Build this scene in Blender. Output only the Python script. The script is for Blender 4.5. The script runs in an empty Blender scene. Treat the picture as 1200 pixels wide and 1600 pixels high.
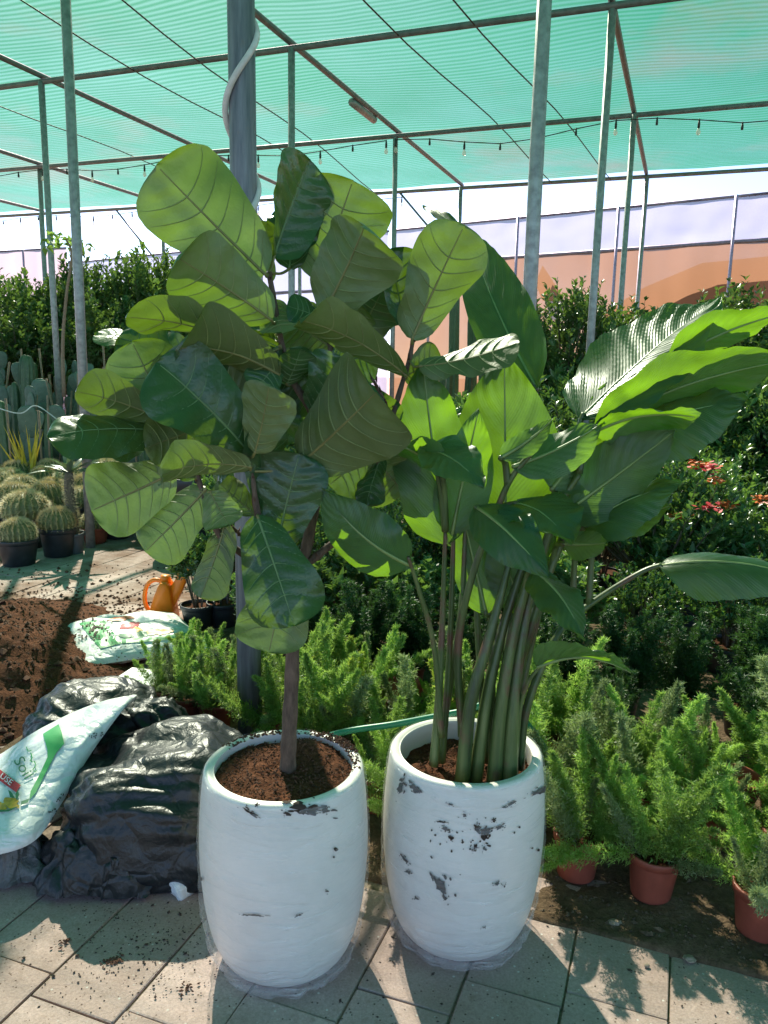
import bpy, bmesh, math, random
import numpy as np
from mathutils import Vector, Matrix, noise
from mathutils.bvhtree import BVHTree

random.seed(7)
rng = np.random.default_rng(7)
scene = bpy.context.scene
col = scene.collection

# ------------------------------------------------------------------ camera
FPX, CPX, CPY, CAM_H = 1244.0, 600.0, 800.0, 1.55      # focal length and centre of a 1200x1600 frame
def _n(a):
    a = np.array(a, float); return a / np.linalg.norm(a)
_A = _n((472, -220, FPX)); _B = _n((-3413, -289, FPX)); _B = _n(_B - _A * _A.dot(_B))
_up = _n(np.cross(_B, _A)); _up = -_up if _up[1] > 0 else _up
_Y = _n(np.array([0, 0, 1.0]) - _up * _up[2]); _X = np.cross(_Y, _up); _X = -_X if _X[0] < 0 else _X
RM = np.array([_X, _Y, _up])                            # camera axes -> world axes
cam_data = bpy.data.cameras.new('camera')
cam = bpy.data.objects.new('camera', cam_data); col.objects.link(cam)
cam_data.sensor_fit = 'VERTICAL'; cam_data.sensor_height = 24; cam_data.lens = 24 * FPX / 1600
cam_data.clip_start = 0.05; cam_data.clip_end = 500
_m = Matrix.Identity(4)
for i in range(3):
    _m[i][0] = RM[i, 0]; _m[i][1] = -RM[i, 1]; _m[i][2] = -RM[i, 2]
_m[2][3] = CAM_H
cam.matrix_world = _m
scene.camera = cam

# ------------------------------------------------------------------ sky, sun, exposure
SUN_EL, SUN_AZ = math.radians(42), math.radians(-17)    # azimuth measured from +Y towards +X
sun_dir = Vector((math.sin(SUN_AZ) * math.cos(SUN_EL), math.cos(SUN_AZ) * math.cos(SUN_EL), math.sin(SUN_EL)))
world = bpy.data.worlds.new('World'); scene.world = world; world.use_nodes = True
wn = world.node_tree.nodes; wl = world.node_tree.links
sky = wn.new('ShaderNodeTexSky'); sky.sky_type = 'NISHITA'; sky.sun_disc = False
sky.sun_elevation = SUN_EL; sky.sun_rotation = SUN_AZ
sky.air_density = 0.5; sky.dust_density = 0.4; sky.ozone_density = 1.0
wn['Background'].inputs['Strength'].default_value = 0.05
wl.new(sky.outputs[0], wn['Background'].inputs['Color'])
sl = bpy.data.lights.new('sun', 'SUN'); sl.energy = 5.0; sl.angle = math.radians(0.53); sl.color = (1.0, 0.755, 0.77)
so = bpy.data.objects.new('sun', sl); col.objects.link(so)
so.rotation_euler = (-sun_dir).to_track_quat('-Z', 'Y').to_euler()
vs = scene.view_settings
vs.view_transform = 'Standard'; vs.look = 'None'; vs.gamma = 1; vs.use_curve_mapping = False
vs.exposure = 2.95
scene.render.engine = 'CYCLES'
cy = scene.cycles
cy.use_denoising = True
cy.max_bounces = 8; cy.diffuse_bounces = 3; cy.glossy_bounces = 2; cy.transmission_bounces = 4; cy.transparent_max_bounces = 12
cy.caustics_reflective = False; cy.caustics_refractive = False
cy.sample_clamp_indirect = 6.0

# ------------------------------------------------------------------ helpers
def ray(x, y):
    return RM @ np.array([(x - CPX) / FPX, (y - CPY) / FPX, 1.0])
def P(x, y, Y):                                         # the point that stands Y metres ahead on a sight line
    d = ray(x, y); p = d * (Y / d[1]); return Vector((p[0], p[1], p[2] + CAM_H))
def G(x, y, z=0.0):
    d = ray(x, y); p = d * ((z - CAM_H) / d[2]); return Vector((p[0], p[1], z))
DA = Vector((0.347, 0.938, 0)); DB = Vector((-0.938, 0.347, 0))    # the two directions of the frame and the paving
def AB(a, b, z=0.0):
    return DA * a + DB * b + Vector((0, 0, z))

def me(name, verts, faces, mat=None, smooth=True):
    m = bpy.data.meshes.new(name)
    m.from_pydata([tuple(v) for v in verts], [], faces)
    if smooth:
        m.polygons.foreach_set('use_smooth', [True] * len(m.polygons))
    if mat:
        for q in (mat if isinstance(mat, (list, tuple)) else [mat]):
            m.materials.append(q)
    m.update(); return m
def ob(name, mesh, parent=None, loc=None, rot=None, scl=None):
    o = bpy.data.objects.new(name, mesh); col.objects.link(o)
    if parent: o.parent = parent
    if loc is not None: o.location = loc
    if rot is not None: o.rotation_euler = rot
    if scl is not None: o.scale = scl if hasattr(scl, '__len__') else (scl,) * 3
    return o
def tag(o, label=None, cat=None, group=None, kind=None):
    if label: o['label'] = label
    if cat: o['category'] = cat
    if group: o['group'] = group
    if kind: o['kind'] = kind
    return o
def thing(name, label, cat, loc=(0, 0, 0), rz=0.0, group=None):
    o = bpy.data.objects.new(name, None); col.objects.link(o)
    o.location = loc; o.rotation_euler = (0, 0, rz); o.empty_display_size = 0.05
    return tag(o, label, cat, group)

class MB:                                               # collects shapes for one mesh
    def __init__(s): s.v = []; s.f = []
    def add(s, vs_, fs):
        k = len(s.v); s.v += [Vector(v) for v in vs_]; s.f += [tuple(i + k for i in f) for f in fs]; return s
    def box(s, c, h, M=None):
        vs_ = [Vector((c[0] + h[0] * x, c[1] + h[1] * y, c[2] + h[2] * z)) for x in (-1, 1) for y in (-1, 1) for z in (-1, 1)]
        if M: vs_ = [M @ v for v in vs_]
        return s.add(vs_, [(0, 1, 3, 2), (4, 6, 7, 5), (0, 4, 5, 1), (2, 3, 7, 6), (0, 2, 6, 4), (1, 5, 7, 3)])
    def tube(s, pts, r, n=8, cap=True, flat=1.0):
        pts = [Vector(p) for p in pts]; rr = r if hasattr(r, '__len__') else [r] * len(pts)
        k = len(s.v); u = None
        for i, p in enumerate(pts):
            t = (pts[min(i + 1, len(pts) - 1)] - pts[max(i - 1, 0)]).normalized()
            if u is None:
                u = t.cross(Vector((0, 0, 1)) if abs(t.z) < 0.9 else Vector((1, 0, 0))).normalized()
            else:
                u = (u - t * u.dot(t)).normalized()
            w = t.cross(u)
            for j in range(n):
                a = 2 * math.pi * j / n
                s.v.append(p + (u * math.cos(a) + w * math.sin(a) * flat) * rr[i])
        for i in range(len(pts) - 1):
            for j in range(n):
                j2 = (j + 1) % n
                s.f.append((k + i * n + j, k + i * n + j2, k + i * n + n + j2, k + i * n + n + j))
        if cap:
            s.f.append(tuple(k + j for j in reversed(range(n)))); e = k + (len(pts) - 1) * n
            s.f.append(tuple(e + j for j in range(n)))
        return s
    def lathe(s, prof, n=32, fn=None):
        k = len(s.v)
        for i, (r, z) in enumerate(prof):
            for j in range(n):
                a = 2 * math.pi * j / n
                v = Vector((r * math.cos(a), r * math.sin(a), z))
                if fn: v = fn(v, a, i)
                s.v.append(v)
        for i in range(len(prof) - 1):
            for j in range(n):
                j2 = (j + 1) % n
                s.f.append((k + i * n + j, k + i * n + j2, k + i * n + n + j2, k + i * n + n + j))
        return s
    def grid(s, nu, nv, fn):
        k = len(s.v)
        for i in range(nu):
            for j in range(nv):
                s.v.append(Vector(fn(i / (nu - 1), j / (nv - 1))))
        for i in range(nu - 1):
            for j in range(nv - 1):
                s.f.append((k + i * nv + j, k + i * nv + j + 1, k + (i + 1) * nv + j + 1, k + (i + 1) * nv + j))
        return s
    def mesh(s, name, mat, smooth=True): return me(name, s.v, s.f, mat, smooth)
    def build(s, name, mat, parent=None, smooth=True, **k): return ob(name, s.mesh(name, mat, smooth), parent, **k)

def curve(pts, n=24):                                   # Catmull-Rom through points
    pts = [Vector(p) for p in pts]; q = [pts[0] * 2 - pts[1]] + pts + [pts[-1] * 2 - pts[-2]]; out = []
    m = len(pts) - 1
    for k in range(n + 1):
        x = k / n * m; i = min(int(x), m - 1); t = x - i
        a, b, c, d = q[i:i + 4]
        out.append(0.5 * ((2 * b) + (c - a) * t + (2 * a - 5 * b + 4 * c - d) * t * t + (3 * b - a - 3 * c + d) * t ** 3))
    return out
def fb(p, o=4, s=1.0): return noise.fractal(Vector(p) * s, 1.0, 2.0, o)

# ------------------------------------------------------------------ materials
class NT:
    def __init__(s, name):
        s.m = bpy.data.materials.new(name); s.m.use_nodes = True; s.t = s.m.node_tree; s.n = s.t.nodes; s.l = s.t.links
        s.bsdf = s.n['Principled BSDF']; s.out = s.n['Material Output']
    def add(s, typ, **k):
        n = s.n.new('ShaderNode' + typ)
        for a, v in k.items():
            if a.startswith('i_'):
                a = a[2:]; a = int(a) if a.isdigit() else a.replace('_', ' ')
                s.set(n.inputs[a], v)
            else: setattr(n, a, v)
        return n
    def set(s, sock, v):
        if isinstance(v, bpy.types.NodeSocket): s.l.new(v, sock)
        elif hasattr(v, '__len__') and len(v) == 3 and sock.type == 'RGBA': sock.default_value = (*v, 1)
        else: sock.default_value = v
    def p(s, **k):
        for a, v in k.items(): s.set(s.bsdf.inputs[a.replace('_', ' ')], v)
    def coord(s, kind='Object', scale=(1, 1, 1)):
        c = s.add('TexCoord'); mp = s.add('Mapping'); s.l.new(c.outputs[kind], mp.inputs[0]); mp.inputs['Scale'].default_value = scale
        return mp.outputs[0]
    def noise(s, co, scale, detail=4, rough=0.55, dist=0.0):
        n = s.add('TexNoise'); n.inputs['Scale'].default_value = scale; n.inputs['Detail'].default_value = detail
        n.inputs['Roughness'].default_value = rough; n.inputs['Distortion'].default_value = dist
        if co: s.l.new(co, n.inputs['Vector'])
        return n.outputs['Fac']
    def ramp(s, f, stops):
        r = s.add('ValToRGB'); e = r.color_ramp.elements
        while len(e) < len(stops): e.new(0.5)
        for q, (x, c) in zip(e, stops):
            q.position = x; q.color = (*c, 1) if hasattr(c, '__len__') else (c, c, c, 1)
        s.l.new(f, r.inputs[0]); return r.outputs[0]
    def mix(s, f, a, b, mode='MIX'):
        m = s.add('MixRGB', blend_type=mode); s.set(m.inputs[0], f); s.set(m.inputs[1], a); s.set(m.inputs[2], b); return m.outputs[0]
    def math(s, op, a, b=0.0):
        m = s.add('Math', operation=op); s.set(m.inputs[0], a); s.set(m.inputs[1], b); return m.outputs[0]
    def bump(s, h, strength=0.3, dist=0.01):
        b = s.add('Bump'); b.inputs['Strength'].default_value = strength; b.inputs['Distance'].default_value = dist
        s.l.new(h, b.inputs['Height']); s.l.new(b.outputs[0], s.bsdf.inputs['Normal']); return b.outputs[0]
    def objrand(s): return s.add('ObjectInfo').outputs['Random']

def simple(name, c, rough=0.6, metal=0.0, var=0.25, scale=20.0, bump=0.15, bdist=0.003, spec=0.5, coord='Object'):
    t = NT(name); co = t.coord(coord); f = t.noise(co, scale, 5)
    c2 = tuple(x * (1 - var) for x in c); c3 = tuple(min(1, x * (1 + var * 0.6)) for x in c)
    t.p(Base_Color=t.ramp(f, [(0.3, c2), (0.7, c3)]), Roughness=rough, Metallic=metal, Specular_IOR_Level=spec)
    if bump: t.bump(t.noise(co, scale * 3, 4), bump, bdist)
    return t.m

def leaf_mat(name, top, under, trans, rough_t=0.35, rough_u=0.55, tf=0.4, rnd=0.25, scale=14.0, spec=0.5, blem=0.0, ribs=None):
    t = NT(name); co = t.coord('Object'); f = t.noise(co, scale, 4)
    geo = t.add('NewGeometry')
    base = t.mix(geo.outputs['Backfacing'], top, under)
    r = t.objrand()
    v = t.math('ADD', t.math('MULTIPLY', f, 0.6), t.math('MULTIPLY', r, rnd))
    k = t.ramp(v, [(0.15, 0.62), (0.75, 1.3)])
    base = t.mix(1.0, base, k, 'MULTIPLY')
    if blem:
        bm_ = t.ramp(t.noise(co, 9, 6, 0.7), [(0.66, 0.0), (0.73, 1.0)])
        base = t.mix(t.math('MULTIPLY', bm_, blem), base, (0.13, 0.075, 0.025))
    rough = t.add('Mix'); t.set(rough.inputs[0], geo.outputs['Backfacing']); t.set(rough.inputs[2], rough_t); t.set(rough.inputs[3], rough_u)
    t.p(Base_Color=base, Roughness=rough.outputs[0], Specular_IOR_Level=spec)
    if ribs:
        uv = t.add('UVMap').outputs[0]
        sep = t.add('SeparateXYZ'); t.l.new(uv, sep.inputs[0])
        ab = t.math('ABSOLUTE', t.math('SUBTRACT', sep.outputs[1], 0.5))
        ph = t.math('MULTIPLY', t.math('SUBTRACT', sep.outputs[0], t.math('MULTIPLY', ab, ribs[1])), ribs[0])
        hgt = t.math('SINE', ph)
        nrm = t.bump(t.math('ADD', t.math('MULTIPLY', hgt, 0.5), t.math('MULTIPLY', t.math('SINE', t.math('MULTIPLY', ph, 0.23)), 0.7)), 0.25, 0.0014)
    else:
        vo = t.add('TexVoronoi', feature='DISTANCE_TO_EDGE'); vo.inputs['Scale'].default_value = 70; t.l.new(co, vo.inputs['Vector'])
        nrm = t.bump(t.math('ADD', t.math('MINIMUM', vo.outputs['Distance'], 0.25), t.math('MULTIPLY', t.noise(co, 22, 4), 1.2)), 0.35, 0.003)
    tr = t.add('BsdfTranslucent'); t.set(tr.inputs['Color'], t.mix(1.0, trans, k, 'MULTIPLY')); t.l.new(nrm, tr.inputs['Normal'])
    mx = t.add('MixShader'); mx.inputs[0].default_value = tf
    t.l.new(t.bsdf.outputs[0], mx.inputs[1]); t.l.new(tr.outputs[0], mx.inputs[2]); t.l.new(mx.outputs[0], t.out.inputs[0])
    return t.m

M = {}
M['fig'] = leaf_mat('fig_leaf', (0.030, 0.082, 0.028), (0.125, 0.165, 0.058), (0.19, 0.33, 0.010), 0.30, 0.5, 0.19, 0.4, blem=0.9)
M['fig_vein'] = simple('fig_vein', (0.21, 0.26, 0.085), 0.5, bump=0); M['fig_vein_top'] = simple('fig_vein_top', (0.12, 0.20, 0.07), 0.45, bump=0)
M['fig_rib'] = simple('fig_midrib', (0.20, 0.19, 0.06), 0.5, bump=0)
M['bop'] = leaf_mat('paradise_leaf', (0.034, 0.098, 0.052), (0.085, 0.145, 0.065), (0.25, 0.49, 0.010), 0.32, 0.42, 0.40, 0.2, ribs=(330.0, 0.55))
M['bop_rib'] = simple('paradise_midrib', (0.19, 0.27, 0.08), 0.4, bump=0)
def stalk_mat():
    t = NT('paradise_stalk'); co = t.coord('Object', (40, 40, 2.5)); f = t.noise(co, 1.0, 5, 0.6)
    co2 = t.coord('Object'); g = t.noise(co2, 9, 4, 0.6)
    c = t.ramp(f, [(0.3, (0.03, 0.05, 0.016)), (0.52, (0.075, 0.115, 0.032)), (0.75, (0.15, 0.185, 0.065))])
    c = t.mix(t.ramp(g, [(0.53, 0.0), (0.66, 1.0)]), c, (0.12, 0.065, 0.04))
    t.p(Base_Color=c, Roughness=0.42); t.bump(f, 0.3, 0.003); return t.m
M['stalk'] = stalk_mat()
def bark_mat(name, c1, c2):
    t = NT(name); f = t.noise(t.coord('Object', (60, 60, 18)), 1.0, 6, 0.65)
    t.p(Base_Color=t.ramp(f, [(0.3, c1), (0.7, c2)]), Roughness=0.85); t.bump(f, 0.7, 0.006); return t.m
M['bark'] = bark_mat('fig_bark', (0.045, 0.026, 0.018), (0.17, 0.11, 0.075))
M['bark2'] = bark_mat('tree_bark', (0.06, 0.045, 0.03), (0.2, 0.16, 0.11))
M['sprig'] = simple('fig_sheath', (0.10, 0.045, 0.025), 0.8)

def pot_mat():
    t = NT('white_glaze'); co = t.coord('Object')
    f = t.noise(co, 5, 5, 0.6)
    t.p(Base_Color=t.ramp(f, [(0.3, (0.70, 0.65, 0.60)), (0.7, (0.82, 0.765, 0.71))]), Roughness=0.35)
    t.bump(t.noise(co, 30, 3), 0.1, 0.003); return t.m
M['pot'] = pot_mat()
def film_mat(fac0, fac1):
    t = NT('clear_film'); co = t.coord('Object', (2.2, 2.2, 7)); f = t.noise(co, 3.2, 3, 0.55, 0.8)
    w = t.noise(t.coord('Object', (1.3, 1.3, 9)), 2.6, 1, 0.5, 0.7)
    t.p(Base_Color=(0.88, 0.88, 0.88), Roughness=0.2, Specular_IOR_Level=1.0)
    cr = t.math('ABSOLUTE', t.math('SUBTRACT', f, 0.5)); cr2 = t.math('ABSOLUTE', t.math('SUBTRACT', w, 0.5))
    n = t.bump(t.math('ADD', f, t.math('MINIMUM', t.math('MULTIPLY', cr2, 6.0), 0.25)), 0.8, 0.02)
    zz = t.add('SeparateXYZ'); t.l.new(t.coord('Object'), zz.inputs[0])
    tr = t.add('BsdfTransparent')
    mx = t.add('MixShader'); t.set(mx.inputs[0], t.math('ADD', t.ramp(t.noise(t.coord('Object', (3, 3, 20)), 2.2, 3, 0.6, 1.5), [(0.35, fac0 * .7), (0.6, fac0), (0.72, fac1)]), t.math('MULTIPLY', t.ramp(zz.outputs[2], [(0.0, 1.0), (0.16, 0.0)]), 0.16)))
    t.l.new(tr.outputs[0], mx.inputs[1]); t.l.new(t.bsdf.outputs[0], mx.inputs[2]); t.l.new(mx.outputs[0], t.out.inputs[0])
    return t.m
M['film'] = film_mat(0.14, 0.30)
def soil_mat(name, a, b, c, sc=1.0):
    t = NT(name); co = t.coord('Object'); f = t.noise(co, 90 * sc, 6, 0.7); g = t.noise(co, 14 * sc, 5, 0.6)
    cc = t.ramp(f, [(0.3, a), (0.52, b), (0.75, c)])
    t.p(Base_Color=t.mix(t.ramp(g, [(0.35, 0.45), (0.65, 0.0)]), cc, a), Roughness=0.95, Specular_IOR_Level=0.15)
    t.bump(f, 0.9, 0.012); return t.m
M['soil'] = soil_mat('potting_soil', (0.04, 0.015, 0.008), (0.145, 0.053, 0.026), (0.27, 0.115, 0.06))
M['soil_bit'] = simple('soil_bit', (0.13, 0.052, 0.028), 0.95, var=0.6, scale=60)
M['mud'] = simple('mud', (0.055, 0.034, 0.025), 0.9, var=0.5, scale=80)
def ground_mat():
    t = NT('bed_earth'); co = t.coord('Object'); g = t.noise(co, 3.0, 6, 0.65); f = t.noise(co, 55, 6, 0.75)
    a = t.ramp(g, [(0.3, (0.10, 0.06, 0.036)), (0.55, (0.20, 0.135, 0.085)), (0.75, (0.34, 0.26, 0.18))])
    t.p(Base_Color=t.mix(1.0, a, t.ramp(f, [(0.3, 0.45), (0.7, 1.25)]), 'MULTIPLY'), Roughness=0.95, Specular_IOR_Level=0.15)
    t.bump(t.math('ADD', f, g), 0.9, 0.015); return t.m
M['earth'] = ground_mat()
def paver_mat(dust=0.0):
    t = NT('paver_concrete'); co = t.coord('Object'); r = t.objrand()
    geo = t.add('NewGeometry').outputs['Position']
    big = t.noise(geo, 2.2, 5, 0.6); f = t.noise(geo, 150, 4, 0.7); g = t.noise(geo, 28, 5, 0.6)
    base = t.ramp(t.math('ADD', t.math('MULTIPLY', big, 0.7), t.math('MULTIPLY', r, 0.3)), [(0.3, (0.39, 0.29, 0.265)), (0.7, (0.60, 0.45, 0.415))])
    base = t.mix(1.0, base, t.ramp(f, [(0.3, 0.72), (0.7, 1.12)]), 'MULTIPLY')
    base = t.mix(t.ramp(g, [(0.58, 0.0), (0.75, 0.55)]), base, (0.21, 0.15, 0.105))
    sp = t.add('TexVoronoi', feature='F1'); sp.inputs['Scale'].default_value = 45; t.l.new(geo, sp.inputs['Vector'])
    sel = t.math('MULTIPLY', t.ramp(sp.outputs['Distance'], [(0.10, 1.0), (0.17, 0.0)]), t.ramp(t.noise(geo, 17, 3), [(0.5, 0.0), (0.56, 1.0)]))
    base = t.mix(t.math('MULTIPLY', sel, 0.8), base, (0.66, 0.64, 0.6))
    sp2 = t.add('TexVoronoi', feature='F1'); sp2.inputs['Scale'].default_value = 62; t.l.new(t.math('ADD', 0, 0) if False else geo, sp2.inputs['Vector'])
    sel2 = t.math('MULTIPLY', t.ramp(sp2.outputs['Distance'], [(0.12, 1.0), (0.2, 0.0)]), t.ramp(t.noise(geo, 11, 3), [(0.48, 0.0), (0.55, 1.0)]))
    base = t.mix(t.math('MULTIPLY', sel2, 0.85), base, (0.045, 0.03, 0.02))
    if dust:
        base = t.mix(t.ramp(t.noise(geo, 1.7, 6, 0.68), [(0.42, 0.0), (0.60, dust)]), base, (0.17, 0.085, 0.05))
    t.p(Base_Color=base, Roughness=0.9, Specular_IOR_Level=0.2)
    t.bump(t.math('ADD', f, t.math('MULTIPLY', g, 1.5)), 0.5, 0.004); return t.m
M['paver'] = paver_mat(0.28); M['dusty_paver'] = paver_mat(0.9)
M['joint'] = simple('joint_sand', (0.24, 0.18, 0.135), 0.95, var=0.5, scale=60, bump=0.6, bdist=0.006)
def plastic_mat(name, c, rough, crease=0.7):
    t = NT(name); co = t.coord('Object')
    v = t.add('TexVoronoi', feature='DISTANCE_TO_EDGE'); v.inputs['Scale'].default_value = 9
    wob = t.add('VectorMath', operation='ADD'); nn = t.add('TexNoise'); nn.inputs['Scale'].default_value = 5; t.l.new(co, nn.inputs['Vector'])
    sc_ = t.add('VectorMath', operation='SCALE'); sc_.inputs['Scale'].default_value = 0.25; t.l.new(nn.outputs['Color'], sc_.inputs[0])
    t.l.new(co, wob.inputs[0]); t.l.new(sc_.outputs[0], wob.inputs[1]); t.l.new(wob.outputs[0], v.inputs['Vector'])
    f = t.noise(co, 16, 4, 0.6, 1.0); fine = t.noise(co, 70, 3)
    t.p(Base_Color=t.mix(t.ramp(t.noise(co, 25, 5), [(0.5, 0.0), (0.72, 0.35)]), c, tuple(min(1, x * 0.5 + 0.05) for x in c)), Roughness=rough)
    t.bump(t.math('ADD', t.math('ADD', t.math('MINIMUM', t.math('MULTIPLY', v.outputs['Distance'], 3.0), 0.5), f), t.math('MULTIPLY', fine, 0.25)), crease, 0.02)
    return t.m
M['blackbag'] = plastic_mat('black_polythene', (0.012, 0.014, 0.017), 0.42, 0.36)
M['whitebag'] = plastic_mat('white_polythene', (0.72, 0.74, 0.73), 0.38, 0.35)
M['print_green'] = simple('print_green', (0.035, 0.30, 0.085), 0.45, bump=0, var=0.1)
M['print_dkgreen'] = simple('print_dark_green', (0.03, 0.17, 0.07), 0.45, bump=0, var=0.1)
M['print_red'] = simple('print_red', (0.55, 0.03, 0.045), 0.45, bump=0, var=0.1)
M['print_orange'] = simple('print_orange', (0.7, 0.16, 0.03), 0.45, bump=0, var=0.4, scale=40)
M['print_yellow'] = simple('print_yellow', (0.62, 0.36, 0.03), 0.45, bump=0, var=0.5, scale=50)
M['print_white'] = simple('print_white', (0.8, 0.8, 0.78), 0.45, bump=0, var=0.05)
M['print_black'] = simple('print_black', (0.03, 0.03, 0.03), 0.45, bump=0, var=0.1)
M['foam'] = simple('white_foam', (0.8, 0.81, 0.8), 0.7, var=0.08, scale=90, bump=0.25)
M['orange'] = simple('orange_plastic', (0.92, 0.24, 0.008), 0.4, var=0.12, scale=6, bump=0.05)
M['hose'] = simple('green_hose', (0.015, 0.19, 0.10), 0.35, var=0.15, bump=0.05)
M['terra'] = simple('terracotta_plastic', (0.30, 0.072, 0.042), 0.55, var=0.35, scale=12, bump=0.15)
M['blackpot'] = simple('black_pot_plastic', (0.022, 0.026, 0.034), 0.45, var=0.4, scale=14)
M['greypot'] = simple('grey_pot_plastic', (0.085, 0.10, 0.12), 0.5, var=0.3, scale=14)
M['galv'] = simple('galvanised_steel', (0.33, 0.34, 0.35), 0.5, 0.35, var=0.35, scale=25, bump=0.1)
M['rail'] = simple('painted_steel', (0.17, 0.19, 0.20), 0.55, 0.2, var=0.3, scale=15, bump=0.1)
def pole_mat():
    t = NT('weathered_pole'); f = t.noise(t.coord('Object', (50, 50, 4)), 1.0, 6, 0.65); g = t.noise(t.coord('Object'), 25, 5)
    c = t.ramp(f, [(0.3, (0.075, 0.085, 0.10)), (0.7, (0.22, 0.23, 0.25))])
    t.p(Base_Color=t.mix(t.ramp(g, [(0.6, 0.0), (0.8, 0.5)]), c, (0.2, 0.14, 0.1)), Roughness=0.5, Metallic=0.25); t.bump(f, 0.25, 0.004); return t.m
M['pole'] = pole_mat()
M['cable'] = simple('pale_cable', (0.62, 0.59, 0.56), 0.6, var=0.2)
M['wire'] = simple('dark_wire', (0.03, 0.035, 0.035), 0.6, bump=0)
M['cord'] = simple('pale_string', (0.5, 0.55, 0.55), 0.7, bump=0)
M['stake'] = simple('wood_stake', (0.27, 0.18, 0.13), 0.8, scale=30)
def glass_mat():
    t = NT('bulb_glass'); t.p(Base_Color=(0.9, 0.87, 0.8), Roughness=0.1)
    tr = t.add('BsdfTransparent'); mx = t.add('MixShader'); mx.inputs[0].default_value = 0.55
    t.l.new(tr.outputs[0], mx.inputs[1]); t.l.new(t.bsdf.outputs[0], mx.inputs[2]); t.l.new(mx.outputs[0], t.out.inputs[0]); return t.m
M['bulb'] = glass_mat()
def net_mat(name, green, trans, cover, stripe=True, thru=(1, 1, 1)):
    t = NT(name); co = t.coord('Object')
    big = t.noise(co, 0.6, 4, 0.6); st = t.noise(co, 0.37, 5, 0.62)
    dv = 0.04 if stripe else 0.015
    cov = t.ramp(big, [(0.3, cover - dv), (0.7, cover + dv)])
    if stripe:
        w = t.add('TexWave', wave_type='BANDS', bands_direction='X'); t.l.new(co, w.inputs['Vector'])
        w.inputs['Scale'].default_value = 3.6; w.inputs['Distortion'].default_value = 9.0; w.inputs['Detail'].default_value = 1.0; w.inputs['Detail Scale'].default_value = 0.16
        cov = t.math('ADD', cov, t.math('MULTIPLY', t.math('SUBTRACT', w.outputs['Fac'], 0.5), 0.17))
    stain = t.ramp(st, [(0.53, 0.0), (0.72, 0.8 if stripe else 0.12)])
    c = t.mix(stain, green, (0.06, 0.05, 0.03)); c2 = t.mix(stain, trans, (0.055, 0.06, 0.025))
    t.p(Base_Color=c, Roughness=0.6)
    tl = t.add('BsdfTranslucent'); t.set(tl.inputs['Color'], c2)
    m1 = t.add('MixShader'); m1.inputs[0].default_value = 0.7; t.l.new(t.bsdf.outputs[0], m1.inputs[1]); t.l.new(tl.outputs[0], m1.inputs[2])
    tr = t.add('BsdfTransparent'); t.set(tr.inputs['Color'], thru); m2 = t.add('MixShader'); t.set(m2.inputs[0], cov)
    t.l.new(tr.outputs[0], m2.inputs[1]); t.l.new(m1.outputs[0], m2.inputs[2]); t.l.new(m2.outputs[0], t.out.inputs[0])
    return t.m
M['net'] = net_mat('green_shade_net', (0.008, 0.085, 0.04), (0.001, 0.080, 0.022), 0.755, True, (0.76, 1.0, 0.78))
M['lav'] = net_mat('lavender_screen', (0.17, 0.19, 0.22), (0.165, 0.19, 0.25), 0.88, False)
M['tan'] = net_mat('tan_screen', (0.14, 0.088, 0.048), (0.14, 0.088, 0.044), 0.95, False)
M['greyscreen'] = net_mat('grey_screen', (0.2, 0.19, 0.2), (0.2, 0.18, 0.19), 0.93, False)

# ------------------------------------------------------------------ ground and paving
mb = MB(); N = 140
def gfn(u, v):
    x = -60 + 120 * u; y = -8 + 120 * v
    return (x, y, -0.03)
mb.grid(2, 2, gfn)
tag(mb.build('ground', M['earth'], smooth=False), kind='structure')
def bedz(x, y):
    return 0.012 + 0.02 * fb((x * 3, y * 3, 0.3), 4) + 0.008 * fb((x * 14, y * 14, 4.0), 3)
mb = MB()
mb.grid(110, 110, lambda u, v: (lambda p: (p.x, p.y, bedz(p.x, p.y) - 0.03 * max(0, 1 - u * 60)))(AB(2.05 + 7.4 * u ** 1.6, 2.45 - 6.5 * v)))
tag(mb.build('planting_bed', M['earth']), kind='structure')
pv = thing('pavement', None, None)
tag(pv, kind='structure')
mb = MB(); z = -0.0075
mb.add([AB(-0.6, -2.5, z), AB(2.06, -2.5, z), AB(2.06, 2.42, z), AB(7.6, 2.42, z), AB(7.6, 7.2, z), AB(-0.6, 7.2, z)], [(0, 1, 2, 3, 4, 5)])
mb.build('joint_bed', M['joint'], pv, smooth=False)
def paver_mesh(seed, mat='paver'):
    r = random.Random(seed); L, W, T, c = 0.4905, 0.2425, 0.05, 0.004
    bm = bmesh.new(); bmesh.ops.create_cube(bm, size=1.0)
    for v in bm.verts: v.co = Vector((v.co.x * L, v.co.y * W, v.co.z * T - T / 2))
    bmesh.ops.bevel(bm, geom=[e for e in bm.edges if sum(v.co.z > -0.01 for v in e.verts) >= 1], offset=c, segments=2, affect='EDGES', profile=0.5)
    for v in bm.verts:
        v.co += Vector((r.uniform(-1, 1), r.uniform(-1, 1), r.uniform(-0.5, 0.5))) * 0.0016
    m = bpy.data.meshes.new('paver'); bm.to_mesh(m); bm.free(); m.materials.append(M[mat]); return m
pmeshes = [paver_mesh(i) for i in range(5)]; dmeshes = [paver_mesh(i, 'dusty_paver') for i in range(5)]
offs = {1.651: 1.394, 1.402: 1.32, 1.154: 1.37, 0.906: 1.52, 0.658: 1.64, 0.41: 1.767, 0.162: 1.82}
ang = math.atan2(DA.y, DA.x)
rp = random.Random(3)
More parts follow.
